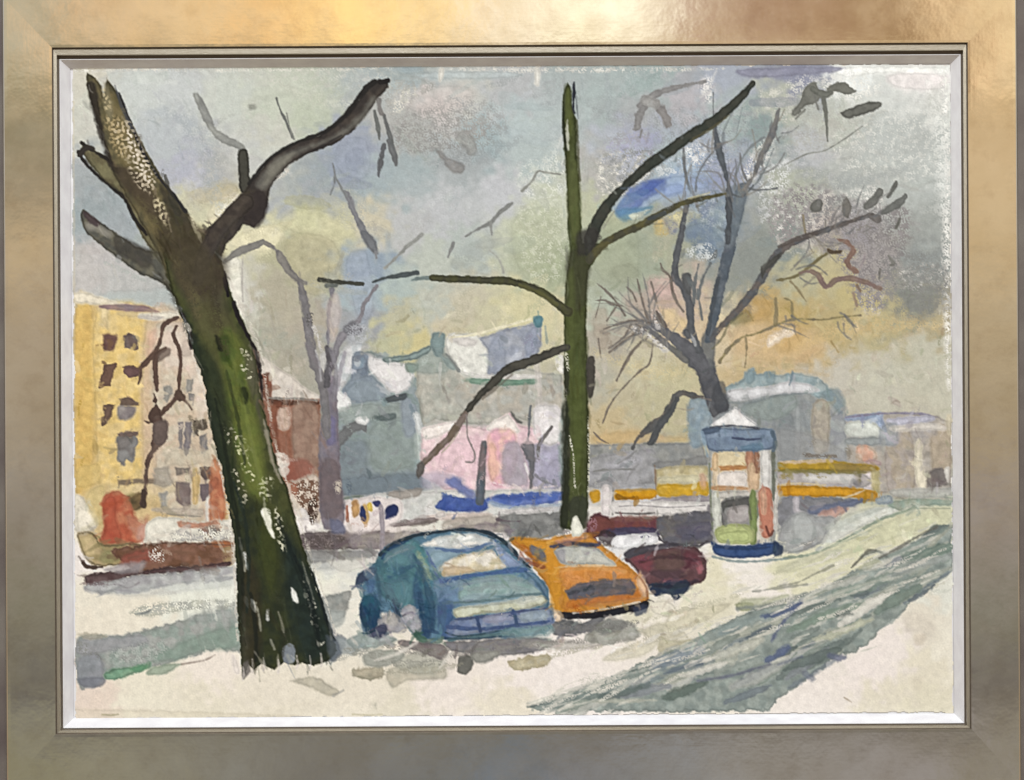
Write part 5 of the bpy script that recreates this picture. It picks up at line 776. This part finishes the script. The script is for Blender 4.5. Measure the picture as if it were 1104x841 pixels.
# wall
z = -22*U
wl = mesh('wall', [(-1.6, -1.2, z), (1.6, -1.2, z), (1.6, 1.2, z), (-1.6, 1.2, z)], [(0, 1, 2, 3)], mwal); wl['kind'] = 'structure'
# frame
fr = empty('picture_frame', 'wide flat champagne gold picture frame with brushed metal leaf around the watercolour', 'picture frame')
L0, T0, R0, B0 = 65.5, 60.6, 1038.2, 783.0                     # sight edge, before the tilt
def ring(o, zpx):
    ox = o if isinstance(o, tuple) else (o,)*4                   # left, top, right, bottom
    l, t_, r, b_ = L0-ox[0], T0-ox[1], R0+ox[2], B0+ox[3]
    return [xy(*rot(a, c), zpx*U) for a, c in ((l, t_), (r, t_), (r, b_), (l, b_))]
def rails(name, prof, mats, pick, parents, smooth=False, labels=None):
    out = []
    rs_ = [ring(o, zp) for o, zp in prof]
    for s in range(4):                                         # top, right, bottom, left
        vs, fs, mi = [], [], []
        n = 24
        for q in rs_:
            a, c = np.array(q[s]), np.array(q[(s+1) % 4])
            for i in range(n+1): vs.append(tuple(a+(c-a)*i/n))
        for j in range(len(rs_)-1):
            for i in range(n):
                p = j*(n+1)+i; fs.append((p, p+1, p+n+2, p+n+1)[::-1]); mi.append(pick(j))
        o = mesh(name, vs, fs, mats('x' if s % 2 == 0 else 'y'), parents[s], mi, smooth); out.append(o)
        if labels: o['label'] = labels[s]
    return out
OUT = (61, 68, 60.5, 64)
LIPW = (6.5, 11, 6, 5)
def ob(f): return tuple(x+f for x in OUT)
def lw(f): return tuple(x*f for x in LIPW)
face = rails('frame_rail', [(lw(1), 14.6), (tuple(x+.5 for x in LIPW), 16.6), (tuple(x+1.2 for x in LIPW), 17.6), (tuple(x+4 for x in LIPW), 17.65), (ob(-5), 18.0), (ob(-2), 17.9), (ob(-1), 17), (ob(-.2), 14.5), (ob(0), 12), (ob(0), -21)],
             lambda ax: [mface[ax], mlip, mshade], lambda j: 0 if 2 <= j <= 5 else (2 if j < 2 else 1), [fr]*4, smooth=False,  # first steps coloured dark as the shadow along the face's inner edge
             labels=['top rail, bright gold turning cream then brown', 'right rail, warm gold fading to grey brown', 'bottom rail, dull silvery grey brown', 'left rail, dull gold fading to olive grey'])
rails('inner_lip', [(0, 9.5), (lw(.06), 9.9), (lw(.24), 10.0), (lw(.30), 13.8), (lw(.38), 14.7), (lw(.90), 15.0), (lw(.96), 14.6), (lw(1), 14.6)],
      lambda ax: [mlip, mshade], lambda j: 1 if j in (0, 1, 5, 6) else 0, face)  # gap and groove get the painted-in shade colour
rails('liner_strip', [((-12.2, -11.0, -11.9, -11.7), .25), ((-11.8, -10.6, -11.5, -11.3), 1.1), (-1.2, 11.0), (-.6, 11.0), (-.5, 9.6), (-.0, 9.5)], lambda ax: [mlin, mshade], lambda j: 1 if j >= 3 else 0, [fr]*4)
bb = [xy(*rot(a, c), 0) for a, c in ((60, 54), (1045, 54), (1045, 790), (60, 790))]
bk = [(p[0], p[1], -14*U) for p in bb]
mesh('backing_board', bb+bk, [(3, 2, 1, 0), (4, 5, 6, 7), (0, 1, 5, 4), (1, 2, 6, 5), (2, 3, 7, 6), (3, 0, 4, 7)], mlin, fr)
# ---------------------------------------------------------------- the sheet
pt = empty('watercolour_painting', 'loose watercolour on cream paper of bare trees, parked cars and a poster column in snow', 'painting')
# straighten stray single cells of ownership
for _ in range(3):
    O = OWN; up = np.roll(O, 1, 0); dn = np.roll(O, -1, 0); lf = np.roll(O, 1, 1); rt = np.roll(O, -1, 1)
    same = (up == O).astype(int)+(dn == O)+(lf == O)+(rt == O)
    new = np.where(up == dn, up, np.where(lf == rt, lf, np.where(up == lf, up, dn)))
    OWN = np.where(same < 2, new, O)
dL = XX-(77.6+(YY-72)*.0050); dR = (1025.2+(YY-70)*.0035)-XX; dT = YY-(71.8-(XX-78)*.0033); dB = (775.4-(XX-80)*.0082)-YY
ins = np.minimum(np.minimum(dL, dR), np.minimum(dT, dB))+.35*NM+.5*NL
inside = ins > 0
margin = ins < 2.6
OWN[(OWN == 0) & ~margin & inside] = k_snow
OWN[margin] = 0
# each separate twig or branch mark becomes a part of its own
for i in [j for j, q in enumerate(OWNERS) if q[0] in ('painted_twig', 'painted_branch')]:
    m = OWN == i; lab = np.where(m, np.arange(CH*CW).reshape(CH, CW)+1, 0)
    while True:
        n_ = lab.copy()
        for ax, sh in ((0, 1), (0, -1), (1, 1), (1, -1)): n_ = np.maximum(n_, np.roll(lab, sh, ax))
        n_ = np.where(m, n_, 0)
        if (n_ == lab).all(): break
        lab = n_
    ids, cn = np.unique(lab[m], return_counts=True)
    for t_, (a_, c_) in enumerate(sorted(zip(ids, cn), key=lambda z: -z[1])):
        if c_ < 30: OWN[lab == a_] = k_sky
        elif t_: OWNERS.append((OWNERS[i][0], None, None)); OWN[lab == a_] = len(OWNERS)-1
    OWNERS[i] = (OWNERS[i][0], None, None)
# dried washes: pigment gathers at every edge, so edges read crisp
bl = CV
for ax in (0, 1):
    bl = (np.roll(bl, 2, ax)+2*np.roll(bl, 1, ax)+3*bl+2*np.roll(bl, -1, ax)+np.roll(bl, -2, ax))/9
CV = np.clip(CV+.55*(CV-bl), 5, 252)
lum = (CV*np.array([.299, .587, .114])).sum(-1, keepdims=True)
Cs = lum+(CV-lum)*SAT
Cs = Cs+np.maximum(lum-150, 0)*(GAIN-1)+LIFT
alb = lin(np.clip(Cs, 4, 252))*ALB
zt = (1.15+.05*(GR-.5)+.12*NL/3)*U
k = U*(DCAM-zt)/DCAM
VX = (XX-CX)*k; VY = (CY-YY)*k
q_in = inside[:-1, :-1] & inside[1:, :-1] & inside[:-1, 1:] & inside[1:, 1:]
QO = OWN[:-1, :-1]
idx = np.arange(CH*CW).reshape(CH, CW)
objs = {}
for i, (name, label, par) in enumerate(OWNERS):
    sel = q_in & (QO == i)
    if sel.sum() < 12: continue
    yy, xx = np.nonzero(sel)
    quads = np.stack([idx[yy, xx], idx[yy+1, xx], idx[yy+1, xx+1], idx[yy, xx+1]], 1)
    used, inv = np.unique(quads.ravel(), return_inverse=True)
    co_ = np.stack([VX.ravel()[used], VY.ravel()[used], zt.ravel()[used]], 1).astype(np.float32)
    me = bpy.data.meshes.new(name)
    me.vertices.add(len(used)); me.vertices.foreach_set('co', co_.ravel())
    nq = len(quads)
    me.loops.add(nq*4); me.loops.foreach_set('vertex_index', inv.astype(np.int32).ravel())
    me.polygons.add(nq); me.polygons.foreach_set('loop_start', np.arange(0, nq*4, 4, dtype=np.int32)); me.polygons.foreach_set('loop_total', np.full(nq, 4, np.int32))
    me.polygons.foreach_set('use_smooth', np.ones(nq, bool))
    me.update(calc_edges=True)
    ca = me.color_attributes.new('pigment', 'FLOAT_COLOR', 'POINT')
    rgba = np.ones((len(used), 4), np.float32); rgba[:, :3] = alb.reshape(-1, 3)[used]
    ca.data.foreach_set('color', rgba.ravel())
    me.materials.append(mp_)
    o = bpy.data.objects.new(name, me); sc.collection.objects.link(o)
    o.parent = objs.get(par, pt) if par is not None else pt
    if label: o['label'] = label
    objs[i] = o
# thickness of the sheet under the painted face
n = 120; E = []
for (a, c), (d, e) in (((78.6, 73), (1024.2, 69.9)), ((1024.2, 69.9), (1026.8, 766.6)), ((1026.8, 766.6), (82, 774.2)), ((82, 774.2), (78.6, 73))):
    E += [(a+(d-a)*i/n, c+(e-c)*i/n) for i in range(n)]
tp = [xy(a, c, .98*U) for a, c in E]; bt = [xy(a, c, .2*U) for a, c in E]; m_ = len(E)
mesh('sheet_thickness', tp+bt, [tuple(range(m_))[::-1]]+[(i, (i+1) % m_, m_+(i+1) % m_, m_+i) for i in range(m_)], mpap, pt)
